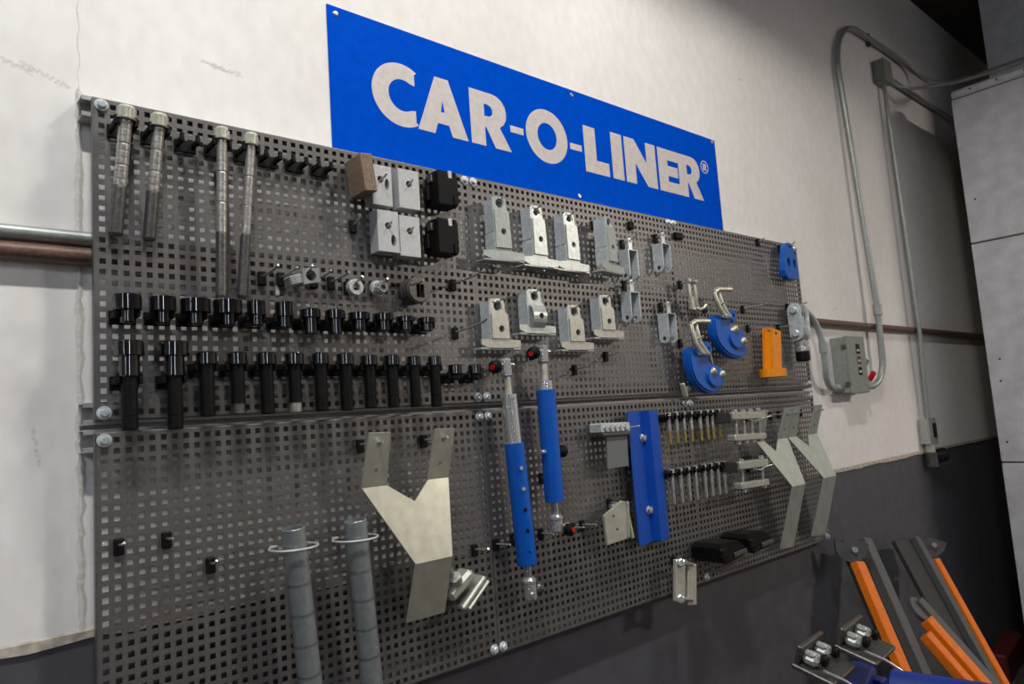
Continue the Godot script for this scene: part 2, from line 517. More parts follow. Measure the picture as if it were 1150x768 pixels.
# ------------------------------------------------------------------ room
func room() -> void:
	var x0 := -7.0
	var x1 := 9.0
	var z1 := 9.0
	var top := FY + 1.87
	struct("floor", B(Vector3(x0 - 0.2, -0.2, -0.4), Vector3(x1 + 0.2, 0.0, z1 + 0.2)), M.concrete)
	struct("ceiling", B(Vector3(x0 - 0.2, top, -0.4), Vector3(x1 + 0.2, top + 0.2, z1 + 0.2)), M.ceiling)
	var paint := FY - 0.972
	struct("wall_back", B(Vector3(x0 - 0.2, paint, -0.4), Vector3(x1 + 0.2, top, WZ)), M.wall_paint)
	var low := struct("wall_back_lower", B(Vector3(x0 - 0.2, 0.0, -0.4), Vector3(x1 + 0.2, paint, WZ - 0.004)), M.lower_wall)
	# uneven bottom edge of the upper wall lining
	var lip := MB.new()
	var r := RandomNumberGenerator.new()
	r.seed = 3
	var x := -1.2
	var h0 := 0.012
	while x < 5.6:
		var step := r.randf_range(0.03, 0.09)
		var h1 := r.randf_range(0.004, 0.012)
		var q := [Vector3(x, 0.008, WZ + 0.003), Vector3(x + step, 0.008, WZ + 0.003), Vector3(x + step, -h1, WZ + 0.002), Vector3(x, -h0, WZ + 0.002)]
		lip.quad(q[0], q[1], q[2], q[3], Vector3(0, 0, 1))
		lip.quad(q[3], q[2], q[2] + Vector3(0, 0, -0.006), q[3] + Vector3(0, 0, -0.006), Vector3(0, -1, 0.1).normalized())
		lip.quad(q[0], q[1], q[1] + Vector3(0, 0.006, -0.006), q[0] + Vector3(0, 0.006, -0.006), Vector3(0, 0.7, 0.7))
		x += step
		h0 = h1
	part(low, "lining_edge", lip, M.ledge, Vector3(0, paint, 0))
	# joint in the lining left of the board, filled with a ragged bead
	var bead := MB.new()
	var y := -0.965
	var prev := [-0.032, -0.020, WZ + 0.004]
	while y < 1.2:
		var s := r.randf_range(0.006, 0.022)
		var low_part := y < 0.03
		var cx := -0.027 + r.randf_range(-0.0025, 0.0025)
		var wd := r.randf_range(0.004, 0.0085) if low_part else r.randf_range(0.0006, 0.0014)
		var now := [cx - wd, cx + wd, WZ + (r.randf_range(0.002, 0.006) if low_part else 0.0006)]
		var mid0 := Vector3((prev[0] + prev[1]) * 0.5, y, prev[2])
		var mid1 := Vector3(cx, y + s, now[2])
		bead.quad(Vector3(prev[0], y, WZ), mid0, mid1, Vector3(now[0], y + s, WZ), Vector3(-0.5, 0, 0.86))
		bead.quad(Vector3(prev[1], y, WZ), mid0, mid1, Vector3(now[1], y + s, WZ), Vector3(0.5, 0, 0.86))
		prev = now
		y += s
	var bd := struct("trim_1", bead, M.caulk, Vector3(0, FY, 0))
	bd.set_meta("label", "ragged bead of filler in the wall joint beside the board")
	struct("wall_left", MB.new().plate(PackedVector2Array([Vector2(-0.4, 0), Vector2(z1 + 0.2, 0), Vector2(z1 + 0.2, top), Vector2(-0.4, top)]), [PackedVector2Array([Vector2(5.85, 2.1), Vector2(6.15, 2.1), Vector2(6.15, 3.95), Vector2(5.85, 3.95)])], 0.0, 0.2, Transform3D(Basis(Vector3(0, 0, 1), Vector3(0, 1, 0), Vector3(-1, 0, 0)), Vector3(x0, 0, 0))), M.shop_wall)
	struct("wall_right", B(Vector3(x1, 0, -0.4), Vector3(x1 + 0.2, top, z1 + 0.2)), M.shop_wall)
	struct("wall_front", MB.new().plate(PackedVector2Array([Vector2(x0, 0), Vector2(x1, 0), Vector2(x1, top), Vector2(x0, top)]), [PackedVector2Array([Vector2(-1.6, 2.1), Vector2(-1.3, 2.1), Vector2(-1.3, 3.95), Vector2(-1.6, 3.95)])], z1, z1 + 0.2), M.shop_wall)
	# booth on the right, its side towards the board
	var bt := thing("spray_booth", Vector3(4.3, -FY, 0.2), "large white sheet metal booth at the right edge", "booth")
	part(bt, "body", B(Vector3(0.004, 0, 0), Vector3(2.6, FY + 1.02, 0.7)), M.booth_seam)
	var lv := [0.0, FY - 1.06, FY + 0.155, FY + 1.0]
	for i in 3:
		part(bt, "side_panel", B(Vector3(-0.012, lv[i] + 0.005, 0), Vector3(0.02, lv[i + 1] - 0.005, 0.7), 0.003), M.booth)
	var rail := part(bt, "top_rail", B(Vector3(-0.016, FY + 1.004, 0), Vector3(0.1, FY + 1.05, 0.7), 0.012), M.booth)
	for k in 5:
		part(rail, "screw", MB.new().ball(Vector3(-0.017, FY + 1.027, 0.1 + k * 0.13), Vector3(0.003, 0.006, 0.006), 8), M.steel_dark)
	for q in [[-0.62, 0.05], [-0.5, 0.06], [-0.95, 0.04], [0.4, 0.05], [-0.3, 0.2]]:
		part(bt, "screw", MB.new().ball(Vector3(-0.013, FY + q[0], q[1]), Vector3(0.003, 0.006, 0.006), 8), M.rust)
	part(bt, "plenum", B(Vector3(0.62, FY + 1.0, 0.05), Vector3(2.4, FY + 1.86, 0.68), 0.004), M.booth)

# ------------------------------------------------------------------ board
func board() -> void:
	var bolt := MB.new().lathe([Vector2(0, 0.0), Vector2(0.0125, 0.0), Vector2(0.0125, 0.0015), Vector2(0.0115, 0.003), Vector2(0, 0.003)], Vector3.ZERO, MB.along(Vector3(0, 0, 1)), 20)
	bolt.lathe([Vector2(0.0085, 0.003), Vector2(0.0085, 0.008), Vector2(0.0065, 0.0105), Vector2(0, 0.0105)], Vector3.ZERO, MB.along(Vector3(0, 0, 1)), 6)
	var bm := bolt.mesh()
	# one perforated panel: 44 by 30 square holes, edges folded back
	var nx := 44
	var ny := 30
	var h := 0.0052
	var th := 0.0016
	var l := -(PW - 43 * P) * 0.5 + 0.0005
	var r := 43 * P - l
	var t := 0.0150
	var b := -29 * P - 0.0145
	var g := MB.new()
	for side in [[0.0, 1.0], [-th, -1.0]]:
		var z: float = side[0]
		var m := Vector3(0, 0, side[1])
		for j in ny + 1:
			var ya := t - 0.003 if j == 0 else -(j - 1) * P - h
			var yb := b + 0.003 if j == ny else -j * P + h
			g.quad(Vector3(l, ya, z), Vector3(r, ya, z), Vector3(r, yb, z), Vector3(l, yb, z), m)
		for j in ny:
			for i in nx + 1:
				var xa := l if i == 0 else (i - 1) * P + h
				var xb := r if i == nx else i * P - h
				g.quad(Vector3(xa, -j * P + h, z), Vector3(xb, -j * P + h, z), Vector3(xb, -j * P - h, z), Vector3(xa, -j * P - h, z), m)
	for j in ny:
		for i in nx:
			var c := Vector3(i * P, -j * P, 0)
			for k in [Vector3(1, 0, 0), Vector3(-1, 0, 0), Vector3(0, 1, 0), Vector3(0, -1, 0)]:
				var o: Vector3 = Vector3(k.y, k.x, 0)
				g.quad(c + (k + o) * h, c + (k - o) * h, c + (k - o) * h + Vector3(0, 0, -th), c + (k + o) * h + Vector3(0, 0, -th), -k)
	# folded edges: rounded top and bottom bends, flanges
	for e in [[t, 1.0], [b, -1.0]]:
		var pr := []
		for k in 5:
			var a := PI * 0.5 * k / 4.0
			pr.append([e[0] + e[1] * (sin(a) - 1.0) * 0.003, -0.003 + cos(a) * 0.003, Vector3(0, sin(a) * e[1], cos(a))])
		for k in 4:
			var A: Array = pr[k]
			var C: Array = pr[k + 1]
			g.tri3(Vector3(l, A[0], A[1]), Vector3(r, A[0], A[1]), Vector3(r, C[0], C[1]), A[2], A[2], C[2])
			g.tri3(Vector3(l, A[0], A[1]), Vector3(r, C[0], C[1]), Vector3(l, C[0], C[1]), A[2], C[2], C[2])
		g.box(Vector3((l + r) * 0.5, e[0] - e[1] * 0.0008, -0.009), Vector3(r - l, 0.0016, 0.012))
	for X in [l, r]:
		g.box(Vector3(X, (t + b) * 0.5, -0.0075), Vector3(0.0014, t - b - 0.004, 0.015))
	var gm := g.mesh()
	var where := [["upper left", 0, 0], ["upper middle", 1, 0], ["upper right", 2, 0], ["lower left", 0, 1], ["lower middle", 1, 1], ["lower right", 2, 1]]
	for k in where.size():
		var w: Array = where[k]
		var o := thing("perforated_panel", Vector3(PW * w[1], ROW2 * w[2], 0), "grey perforated steel panel, the %s one of six" % w[0], "panel", "perforated panels of the tool board")
		part(o, "sheet", gm, M.panel)
		for c in [0, 43]:
			for rr in [0, 29]:
				if w[1] == 1 and w[2] == 1 and c == 43 and rr == 29:
					continue
				part(o, "bolt", bm, M.zinc_light, Vector3(c * P, -rr * P, 0))
	# four strut rails behind the panels
	var y := [0.0, -29 * P, ROW2, ROW2 - 29 * P]
	var lab := ["behind the top edge of the board", "just above the joint between the panel rows", "just below the joint between the panel rows", "behind the bottom edge of the board"]
	for k in 4:
		var s := MB.new()
		var xa := -0.030
		var xb := 2.69
		s.box(Vector3((xa + xb) * 0.5, 0, -0.0545), Vector3(xb - xa, 0.041, 0.0025))
		for q in [-1.0, 1.0]:
			s.box(Vector3((xa + xb) * 0.5, q * 0.0193, -0.0355), Vector3(xb - xa, 0.0025, 0.040), Basis.IDENTITY, 0.0006)
			s.box(Vector3((xa + xb) * 0.5, q * 0.0158, -0.0165), Vector3(xb - xa, 0.0095, 0.0025), Basis.IDENTITY, 0.0008)
		one("strut_rail", s, M.strut, Vector3(0, y[k], 0), "galvanised strut channel " + lab[k], "rail", "strut rails carrying the panels")

# ------------------------------------------------------------------ small holders
var hook_base: ArrayMesh
func hook(x: float, y: float, tip_y: float, tip_z: float, label: String) -> Node3D:
	var o := thing("peg_hook", Vector3(x, y, 0), label, "hook", "wire peg hooks on the board")
	if hook_base == null:
		hook_base = MB.new().box(Vector3(0, 0, 0.005), Vector3(0.017, 0.03, 0.01), Basis.IDENTITY, 0.002).mesh()
	part(o, "base", hook_base, M.black_plastic)
	var ty := tip_y - y
	var w := [Vector3(0, 0.003, 0.008), Vector3(0, 0.003 + (ty - 0.003) * 0.25, 0.008 + (tip_z - 0.008) * 0.5), Vector3(0, 0.003 + (ty - 0.003) * 0.55, 0.008 + (tip_z - 0.008) * 0.85), Vector3(0, ty, tip_z)]
	part(o, "wire", MB.new().tube(w, 0.0027, 8), M.steel)
	return o

# fork holder: two prongs under a collar; top of prongs at y
func fork(x: float, y: float, gap: float, long: float, label: String, group: String) -> Node3D:
	var o := thing("fork_holder", Vector3(x, y, 0), label, "holder", group)
	part(o, "plate", MB.new().box(Vector3(0, -0.008, 0.003), Vector3(gap + 0.02, 0.026, 0.006), Basis.IDENTITY, 0.0015), M.black_plastic)
	for s in [-1.0, 1.0]:
		var g := MB.new().box(Vector3(s * (gap * 0.5 + 0.004), -0.006, 0.006 + long * 0.5), Vector3(0.008, 0.012, long), Basis.IDENTITY, 0.002)
		g.box(Vector3(s * (gap * 0.5 + 0.004), -0.002, long), Vector3(0.008, 0.02, 0.008), Basis.IDENTITY, 0.002)
		part(o, "prong", g, M.black_plastic)
	return o

# ------------------------------------------------------------------ sign, conduits, switch box
func sign_and_wall_fittings() -> void:
	var t := thing("wall_sign", Vector3(0, 0, WZ), "blue rectangular sign with large pale grey capitals above the board", "sign")
	part(t, "sign_board", B(Vector3(0.505, 0.016, 0.0), Vector3(2.182, 0.406, 0.004), 0.001), M.sign_blue)
	part(t, "white_edge", B(Vector3(2.181, 0.016, 0.0), Vector3(2.1865, 0.406, 0.003)), M.letter_grey)
	var z0 := 0.0039
	var z1 := 0.0046
	var yb := 0.1395
	var H := 0.163
	var letters := []
	# outlines in metres from the letter's left foot
	letters.append([0.757, [0, 0, 0.055, 0, 0.0655, 0.031, 0.103, 0.031, 0.1135, 0, 0.168, 0, 0.107, 0.163, 0.062, 0.163], [[0.0775, 0.065, 0.0905, 0.065, 0.0845, 0.1]]])
	var R_ := [0, 0, 0.052, 0, 0.052, 0.058, 0.056, 0.058, 0.088, 0, 0.149, 0, 0.108, 0.066, 0.124, 0.078, 0.134, 0.095, 0.136, 0.115, 0.131, 0.135, 0.119, 0.151, 0.102, 0.160, 0.084, 0.163, 0, 0.163]
	var Rh := [0.052, 0.091, 0.066, 0.091, 0.076, 0.094, 0.083, 0.102, 0.083, 0.114, 0.077, 0.123, 0.066, 0.127, 0.052, 0.127]
	letters.append([0.937, R_, [Rh]])
	letters.append([1.0865, [0, 0.063, 0.052, 0.063, 0.052, 0.084, 0, 0.084], []])
	letters.append([1.339, [0, 0.062, 0.054, 0.062, 0.054, 0.083, 0, 0.083], []])
	letters.append([1.406, [0, 0, 0.117, 0, 0.117, 0.046, 0.0565, 0.046, 0.0565, 0.157, 0, 0.157], []])
	letters.append([1.5405, [0, 0, 0.0575, 0, 0.0575, 0.163, 0, 0.163], []])
	letters.append([1.6105, [0, 0, 0.054, 0, 0.054, 0.076, 0.118, 0, 0.172, 0, 0.172, 0.163, 0.118, 0.163, 0.118, 0.086, 0.054, 0.163, 0, 0.163], []])
	letters.append([1.7965, [0, 0, 0.122, 0, 0.122, 0.041, 0.055, 0.041, 0.055, 0.062, 0.115, 0.062, 0.115, 0.101, 0.055, 0.101, 0.055, 0.122, 0.122, 0.122, 0.122, 0.163, 0, 0.163], []])
	letters.append([1.9185, R_, [Rh]])
	for L in letters:
		var hs := []
		for h in L[2]:
			hs.append(MB.pts(h))
		part(t, "letter", MB.new().plate(MB.pts(L[1]), hs, z0, z1), M.letter_grey, Vector3(L[0], yb, 0))
	var o := MB.circ(1.2385, yb + H * 0.5, 0.0890, 48, 0.0865)
	part(t, "letter", MB.new().plate(o, [MB.circ(1.2385, yb + H * 0.5, 0.041, 40, 0.043)], z0, z1), M.letter_grey)
	# C: a ring with its right side cut away, ends upright
	var c := PackedVector2Array()
	for k in 41:
		var a := deg_to_rad(50.0 + 260.0 * k / 40.0)
		c.append(Vector2(0.7105 + cos(a) * 0.0895, yb + H * 0.5 + sin(a) * 0.0865))
	c[0] = Vector2(0.7520, c[0].y)
	c[40] = Vector2(0.7520, c[40].y)
	for k in 33:
		var a := deg_to_rad(308.0 - 256.0 * k / 32.0)
		var q := Vector2(0.7135 + cos(a) * 0.0435, yb + H * 0.5 + sin(a) * 0.0435)
		if k == 0 or k == 32:
			q.x = 0.7520
		c.append(q)
	part(t, "letter", MB.new().plate(c, [], z0, z1), M.letter_grey)
	var reg := part(t, "registered_mark", MB.new().plate(MB.circ(2.092, 0.279, 0.026, 32), [MB.circ(2.092, 0.279, 0.0215, 28)], z0, z1), M.letter_grey)
	var rr := []
	for i in R_.size() / 2:
		rr.append_array([R_[i * 2] * 0.17, R_[i * 2 + 1] * 0.17])
	var rh := []
	for i in Rh.size() / 2:
		rh.append_array([Rh[i * 2] * 0.17, Rh[i * 2 + 1] * 0.17])
	part(reg, "letter", MB.new().plate(MB.pts(rr), [MB.pts(rh)], z0, z1), M.letter_grey, Vector3(2.081, 0.265, 0))
	for s in [[0.528, 0.386], [1.3646, 0.388], [2.163, 0.395], [1.3646, 0.05]]:
		part(t, "screw", MB.new().lathe([Vector2(0.0075, 0), Vector2(0.0075, 0.0015), Vector2(0.005, 0.0035), Vector2(0, 0.004)], Vector3(s[0], s[1], 0.004), MB.along(Vector3(0, 0, 1)), 14), M.steel)

	# horizontal pipes behind the board
	var gp := [Vector3(-6.9, -0.251, -0.041), Vector3(0, -0.251, -0.041), Vector3(2.62, -0.251, -0.03)]
	for k in 9:
		var a := PI * 0.5 * k / 8.0
		gp.append(Vector3(2.66 + 0.14 * sin(a), -0.391 + 0.14 * cos(a), -0.03 + 0.026 * k / 8.0))
	gp.append(Vector3(2.803, -0.47, -0.004))
	for k in 7:
		var a := PI * 0.5 * k / 6.0
		gp.append(Vector3(2.803 + 0.09 * (1.0 - cos(a)), -0.515 - 0.09 * sin(a), -0.004 - 0.02 * k / 6.0))
	gp.append(Vector3(2.9815, -0.606, -0.030))
	var gc := thing("conduit_pipe", Vector3.ZERO, "grey metal conduit behind the board bending down into the switch box", "conduit")
	part(gc, "pipe", MB.new().tube(gp, 0.0135, 14), M.conduit)
	part(gc, "coupling", MB.new().rod(Vector3(2.803, -0.40, -0.004), Vector3(2.803, -0.45, -0.004), 0.0175, 14, 0.001), M.conduit)
	part(gc, "connector", MB.new().rod(Vector3(2.945, -0.606, -0.031), Vector3(2.98, -0.606, -0.030), 0.0185, 12, 0.002), M.conduit)
	one("water_pipe", MB.new().tube([Vector3(-6.9, -0.285, -0.038), Vector3(0, -0.286, -0.038), Vector3(2.7, -0.304, -0.038), Vector3(5.6, -0.320, -0.038)], 0.0165, 14), M.brown_pipe, Vector3.ZERO, "brown painted pipe running along the wall behind the board", "pipe")

	# switch box
	var s := thing("switch_box", Vector3(2.985, -0.63, WZ), "grey safety switch box on the wall right of the board", "switch box")
	part(s, "body", B(Vector3(0, 0, 0), Vector3(0.178, 0.255, 0.066), 0.002), M.grey_enamel)
	part(s, "cover", B(Vector3(-0.003, -0.003, 0.066), Vector3(0.181, 0.258, 0.078), 0.002), M.grey_enamel)
	part(s, "hinge", B(Vector3(-0.006, 0.03, 0.05), Vector3(0.0, 0.05, 0.074), 0.001), M.steel_dark)
	part(s, "hinge", B(Vector3(-0.006, 0.2, 0.05), Vector3(0.0, 0.22, 0.074), 0.001), M.steel_dark)
	var lb := part(s, "label_plate", B(Vector3(0.075, 0.075, 0.0779), Vector3(0.13, 0.225, 0.0787)), M.grey_enamel)
	for q in [[0.176, 0.222, "black"], [0.128, 0.165, "red"], [0.078, 0.115, "black"]]:
		part(lb, "print_block", B(Vector3(0.083, q[0], 0.0786), Vector3(0.122, q[1], 0.0792)), M.black_matte if q[2] == "black" else M.rust)
		part(lb, "print_block", B(Vector3(0.09, q[0] + 0.012, 0.0791), Vector3(0.116, q[0] + 0.022, 0.0796)), M.letter_grey)
	part(s, "handle_boss", MB.new().rod(Vector3(0.178, 0.14, 0.04), Vector3(0.2, 0.14, 0.04), 0.034, 18, 0.003), M.grey_enamel)
	part(s, "handle_arm", MB.new().box(Vector3(0.202, 0.115, 0.055), Vector3(0.012, 0.085, 0.02), Basis(Vector3(1, 0, 0), 0.5), 0.003), M.steel)
	part(s, "handle_grip", MB.new().box(Vector3(0.206, 0.072, 0.084), Vector3(0.018, 0.05, 0.024), Basis(Vector3(1, 0, 0), 0.6), 0.006), M.red_plastic)

	# large conduit: from the box up the wall, over to the right, out along the booth's top
	var cp := [Vector3(3.165, -0.606, -0.030)]
	for k in 8:
		var a := PI * 0.5 * k / 7.0
		cp.append(Vector3(3.30 + 0.12 * sin(a), -0.486 - 0.12 * cos(a), -0.03 + 0.024 * k / 7.0))
	cp.append(Vector3(3.425, -0.2, -0.003))
	cp.append(Vector3(3.405, 0.5, -0.02))
	for k in 11:
		var a := PI * 0.5 * k / 10.0
		cp.append(Vector3(3.385 + 0.31 * (1.0 - cos(a)), 1.03 + 0.31 * sin(a), -0.034))
	cp.append(Vector3(4.1, 1.345, -0.034))
	cp.append(Vector3(4.36, 1.335, -0.030))
	for q in [Vector3(4.44, 1.30, -0.012), Vector3(4.48, 1.25, 0.025), Vector3(4.5, 1.205, 0.08), Vector3(4.5, 1.18, 0.15), Vector3(4.5, 1.165, 0.3), Vector3(4.5, 1.165, 0.9)]:
		cp.append(q)
	var ca := thing("conduit_pipe", Vector3.ZERO, "tall grey conduit curving from the switch box over to the booth", "conduit")
	part(ca, "pipe", MB.new().tube(cp, 0.0155, 14), M.conduit)
	part(ca, "coupling", MB.new().rod(Vector3(3.423, -0.255, -0.003), Vector3(3.424, -0.2, -0.003), 0.0205, 14, 0.001), M.conduit)
	part(ca, "strap", MB.new().box(Vector3(3.86, 1.343, -0.045), Vector3(0.022, 0.075, 0.02), Basis.IDENTITY, 0.002), M.steel_dark)
	part(ca, "connector", MB.new().rod(Vector3(3.168, -0.606, -0.030), Vector3(3.2, -0.606, -0.0305), 0.021, 12, 0.002), M.conduit)

	# thin conduit with a junction box at its top and an outlet at its foot
	var jb := thing("junction_box", Vector3(3.945, 1.10, WZ), "small grey junction box high on the wall", "junction box")
	part(jb, "body", B(Vector3(-0.05, 0, 0), Vector3(0.06, 0.13, 0.06), 0.003), M.grey_enamel)
	part(jb, "cover", B(Vector3(-0.052, -0.002, 0.06), Vector3(0.062, 0.132, 0.064), 0.001), M.grey_enamel)
	one("conduit_pipe", MB.new().tube([Vector3(3.955, 1.105, -0.026), Vector3(3.952, 0.2, -0.012), Vector3(3.951, -0.3, -0.006), Vector3(3.95, -0.80, -0.022)], 0.0115, 12), M.conduit, Vector3.ZERO, "thin upright conduit from the junction box down to the outlet", "conduit")
	one("conduit_pipe", MB.new().tube([Vector3(4.0, 1.165, -0.03), Vector3(4.5, 1.16, -0.032), Vector3(6.2, 1.15, -0.034)], 0.0135, 10), M.conduit, Vector3.ZERO, "dark horizontal conduit leaving the junction box to the right", "conduit")
	one("conduit_pipe", MB.new().tube([Vector3(3.985, 1.115, 0.0), Vector3(4.06, 1.10, 0.01), Vector3(4.14, 1.09, 0.05), Vector3(4.2, 1.085, 0.13), Vector3(4.28, 1.088, 0.24), Vector3(4.32, 1.09, 0.4), Vector3(4.33, 1.09, 0.9)], 0.0085, 10), M.conduit, Vector3.ZERO, "flexible cable curving from the junction box to the booth top", "cable")
	var ou := thing("outlet_box", Vector3(3.95, -0.93, WZ), "small steel outlet box at the lower end of the thin conduit", "outlet")
	part(ou, "body", B(Vector3(-0.05, 0.0, 0), Vector3(0.05, 0.135, 0.05), 0.003), M.zinc_dull)
	part(ou, "cover", B(Vector3(-0.052, -0.002, 0.05), Vector3(0.052, 0.137, 0.054), 0.001), M.zinc)
	part(ou, "switch", B(Vector3(0.0, 0.035, 0.054), Vector3(0.035, 0.11, 0.062), 0.002), M.black_plastic)
	part(ou, "nipple", MB.new().rod(Vector3(0, 0.0, 0.026), Vector3(0, -0.045, 0.026), 0.026, 16, 0.002), M.passivated)
	part(ou, "socket", MB.new().rod(Vector3(0, -0.045, 0.026), Vector3(0, -0.125, 0.026), 0.033, 18, 0.004), M.steel_dark)
	part(ou, "plug", MB.new().rod(Vector3(0.02, -0.07, 0.03), Vector3(0.085, -0.062, 0.07), 0.037, 18, 0.006), M.black_plastic)

# ------------------------------------------------------------------ rods, blocks, small parts
func rods_and_blocks() -> void:
	var rods := [[0.0323, -0.0129, 0.0186, -0.2541, 0.014, "leftmost of four long steel bolts, short and leaning", 0.0125], [0.0895, -0.0145, 0.0759, -0.2566, 0.014, "second of four long steel bolts from the left", 0.0118], [0.2062, -0.0163, 0.2000, -0.3660, 0.038, "third of four long steel bolts, hanging straightest", 0.0108], [0.2668, -0.0150, 0.250, -0.3578, 0.014, "rightmost of four long steel bolts above the adapters", 0.0105]]
	for i in 4:
		var q: Array = rods[i]
		var a := Vector3(q[0], q[1], 0.05)
		var b := Vector3(q[2], q[3], q[4])
		var d := (b - a).normalized()
		var t := thing("long_bolt", a, q[5], "bolt", "long bolts hanging at the top left")
		var rad: float = q[6]
		var head := MB.new().lathe([Vector2(0, -0.026), Vector2(rad * 1.45, -0.026), Vector2(rad * 1.5, -0.0235), Vector2(rad * 1.18, -0.023), Vector2(rad * 1.18, -0.004), Vector2(rad * 0.95, 0.0), Vector2(0, 0)], Vector3.ZERO, MB.along(-d), 12)
		part(t, "head", head, M.passivated)
		for k in 6:
			var an := TAU * k / 6.0
			var bs := MB.along(-d)
			part(t, "spline", MB.new().box(bs * Vector3(cos(an) * rad * 1.2, -0.0125, sin(an) * rad * 1.2), Vector3(0.004, 0.016, 0.004), bs, 0.001), M.passivated)
		var l := (b - a).length()
		var f := MB.along(d)
		var sh := [Vector2(0, 0.026), Vector2(rad * 0.85, 0.026)]
		for k in 9:
			var y0 := 0.03 + (l * 0.62 - 0.03) * k / 9.0
			sh.append(Vector2(rad * (0.9 if k % 3 else 0.86), y0 + 0.001))
			sh.append(Vector2(rad * 0.93, y0 + 0.004))
			sh.append(Vector2(rad * 0.93, y0 + (l * 0.62 - 0.03) / 9.0 - 0.001))
		part(t, "shank", MB.new().lathe(fix(sh), Vector3.ZERO, f, 20), M.rod_steel)
		part(t, "sleeve", MB.new().lathe(fix([Vector2(0, l * 0.62), Vector2(rad * 0.95, l * 0.62), Vector2(rad, l * 0.62 + 0.002), Vector2(rad, l - 0.006), Vector2(rad * 0.8, l), Vector2(0, l)]), Vector3.ZERO, f, 20), M.steel_dark)
		var c := a + d * 0.028
		fork(c.x, c.y, rad * 2.0, 0.048, "black fork holder under the head of the %s long bolt" % ORD[i], "fork holders of the long bolts")
	var e := [[0.1484, "between the second and third long bolts"], [0.3185, "first of three empty ones right of the long bolts"], [0.3785, "second of three empty ones right of the long bolts"], [0.4380, "third of three empty ones right of the long bolts"]]
	for q in e:
		fork(q[0], -0.044, 0.022, 0.034, "empty black fork holder, " + q[1], "empty fork holders in the top row")

	# wooden block
	var wb := thing("wooden_block", Vector3(0.522, -0.062, 0.044), "rough brown wooden block hung tilted in front of a grey block", "block")
	part(wb, "block", MB.new().box(Vector3.ZERO, Vector3(0.032, 0.088, 0.074), rz(7.0), 0.002), M.wood)
	# four light grey blocks with a hole each
	var bl := [[0.5775, -0.0735, 0.054, 0.098, "light grey metal block half hidden behind the wooden block"], [0.6525, -0.0712, 0.060, 0.098, "upper right of four light grey metal blocks, beside the black block"], [0.5880, -0.1833, 0.058, 0.100, "lower left of four light grey metal blocks, with a keyhole"], [0.6480, -0.1887, 0.058, 0.100, "lower right of four light grey metal blocks"]]
	for i in 4:
		var q: Array = bl[i]
		var t := thing("drilled_block", Vector3(q[0], q[1], 0), q[4], "block", "light grey drilled blocks")
		var hs := [MB.circ(0.0, 0.013, 0.0085, 18)]
		if i == 0:
			hs = [MB.circ(-0.004, 0.014, 0.0085, 18), MB.circ(0.013, 0.004, 0.006, 14, 0.014)]
		if i == 2:
			hs.append(MB.circ(0.013, -0.021, 0.007, 14, 0.014))
		part(t, "block", MB.new().soft(PackedVector2Array([Vector2(-q[2] / 2, -q[3] / 2), Vector2(q[2] / 2, -q[3] / 2), Vector2(q[2] / 2, q[3] / 2), Vector2(-q[2] / 2, q[3] / 2)]), hs, 0.008, 0.045, 0.0012), M.aluminium)
		part(t, "backing", B(Vector3(-q[2] * 0.45, -q[3] * 0.45, 0.004), Vector3(q[2] * 0.45, q[3] * 0.45, 0.0085)), M.black_matte)
		hook(q[0] + (-0.004 if i == 0 else 0.0), q[1] + 0.006, q[1] + 0.020, 0.075 if i == 0 else 0.062, "wire peg hook through the %s" % ["grey block behind the wooden block", "upper right grey block", "lower left grey block", "lower right grey block"][i])
	# two black jaw blocks on pegs
	for i in 2:
		var y: float = [-0.057, -0.181][i]
		var t := thing("jaw_block", Vector3(0.757 - i * 0.008, y, 0), ["upper", "lower"][i] + " of two black notched blocks left of the panel joint", "block", "black jaw blocks")
		var o := MB.pts([-0.032, -0.044, 0.028, -0.044, 0.034, -0.036, 0.034, 0.036, 0.028, 0.046, 0.016, 0.046, 0.016, 0.034, 0.003, 0.034, 0.003, 0.046, -0.026, 0.046, -0.032, 0.04])
		part(t, "body", MB.new().soft(o, [], 0.012, 0.062, 0.004), M.black_matte)
		part(t, "side_lug", MB.new().box(Vector3(-0.036, -0.01, 0.024), Vector3(0.014, 0.04, 0.024), Basis.IDENTITY, 0.003), M.black_matte)
		part(t, "side_lug", MB.new().box(Vector3(-0.034, 0.026, 0.036), Vector3(0.008, 0.02, 0.02), Basis.IDENTITY, 0.002), M.steel_dark)
		part(t, "spring_clip", MB.new().box(Vector3(0.009, 0.037, 0.061), Vector3(0.011, 0.02, 0.004), Basis.IDENTITY, 0.001), M.aluminium)
		part(t, "rib", MB.new().box(Vector3(0.02, -0.03, 0.064), Vector3(0.008, 0.026, 0.006), Basis.IDENTITY, 0.002), M.black_matte)
		part(t, "back_plate", B(Vector3(-0.028, -0.036, 0.0), Vector3(0.03, 0.036, 0.013), 0.002), M.black_matte)
		for k in 2:
			part(t, "peg", MB.new().rod(Vector3(0.030, -0.002 - 0.016 * k, 0.03), Vector3(0.054, -0.002 - 0.016 * k, 0.03), 0.0055, 12, 0.001), M.black_plastic)

	# row of hooks below
	hook(0.297, -0.311, -0.2996, 0.0896, "wire peg hook left of the square drilled nut, first in its row")
	hook(0.338, -0.310, -0.3006, 0.0892, "wire peg hook just left of the square drilled nut")
	hook(0.414, -0.310, -0.3002, 0.0892, "wire peg hook coming out behind the square drilled nut")
	hook(0.4554, -0.310, -0.3002, 0.0899, "wire peg hook between the drilled nut and the white washer")
	hook(0.517, -0.171, -0.1562, 0.0411, "short wire peg hook left of the lower grey blocks")
	hook(0.7974, -0.290, -0.2772, 0.1282, "long wire peg hook left of the panel joint, upper one")
	hook(0.7949, -0.415, -0.3965, 0.1379, "long wire peg hook left of the panel joint, lower one")
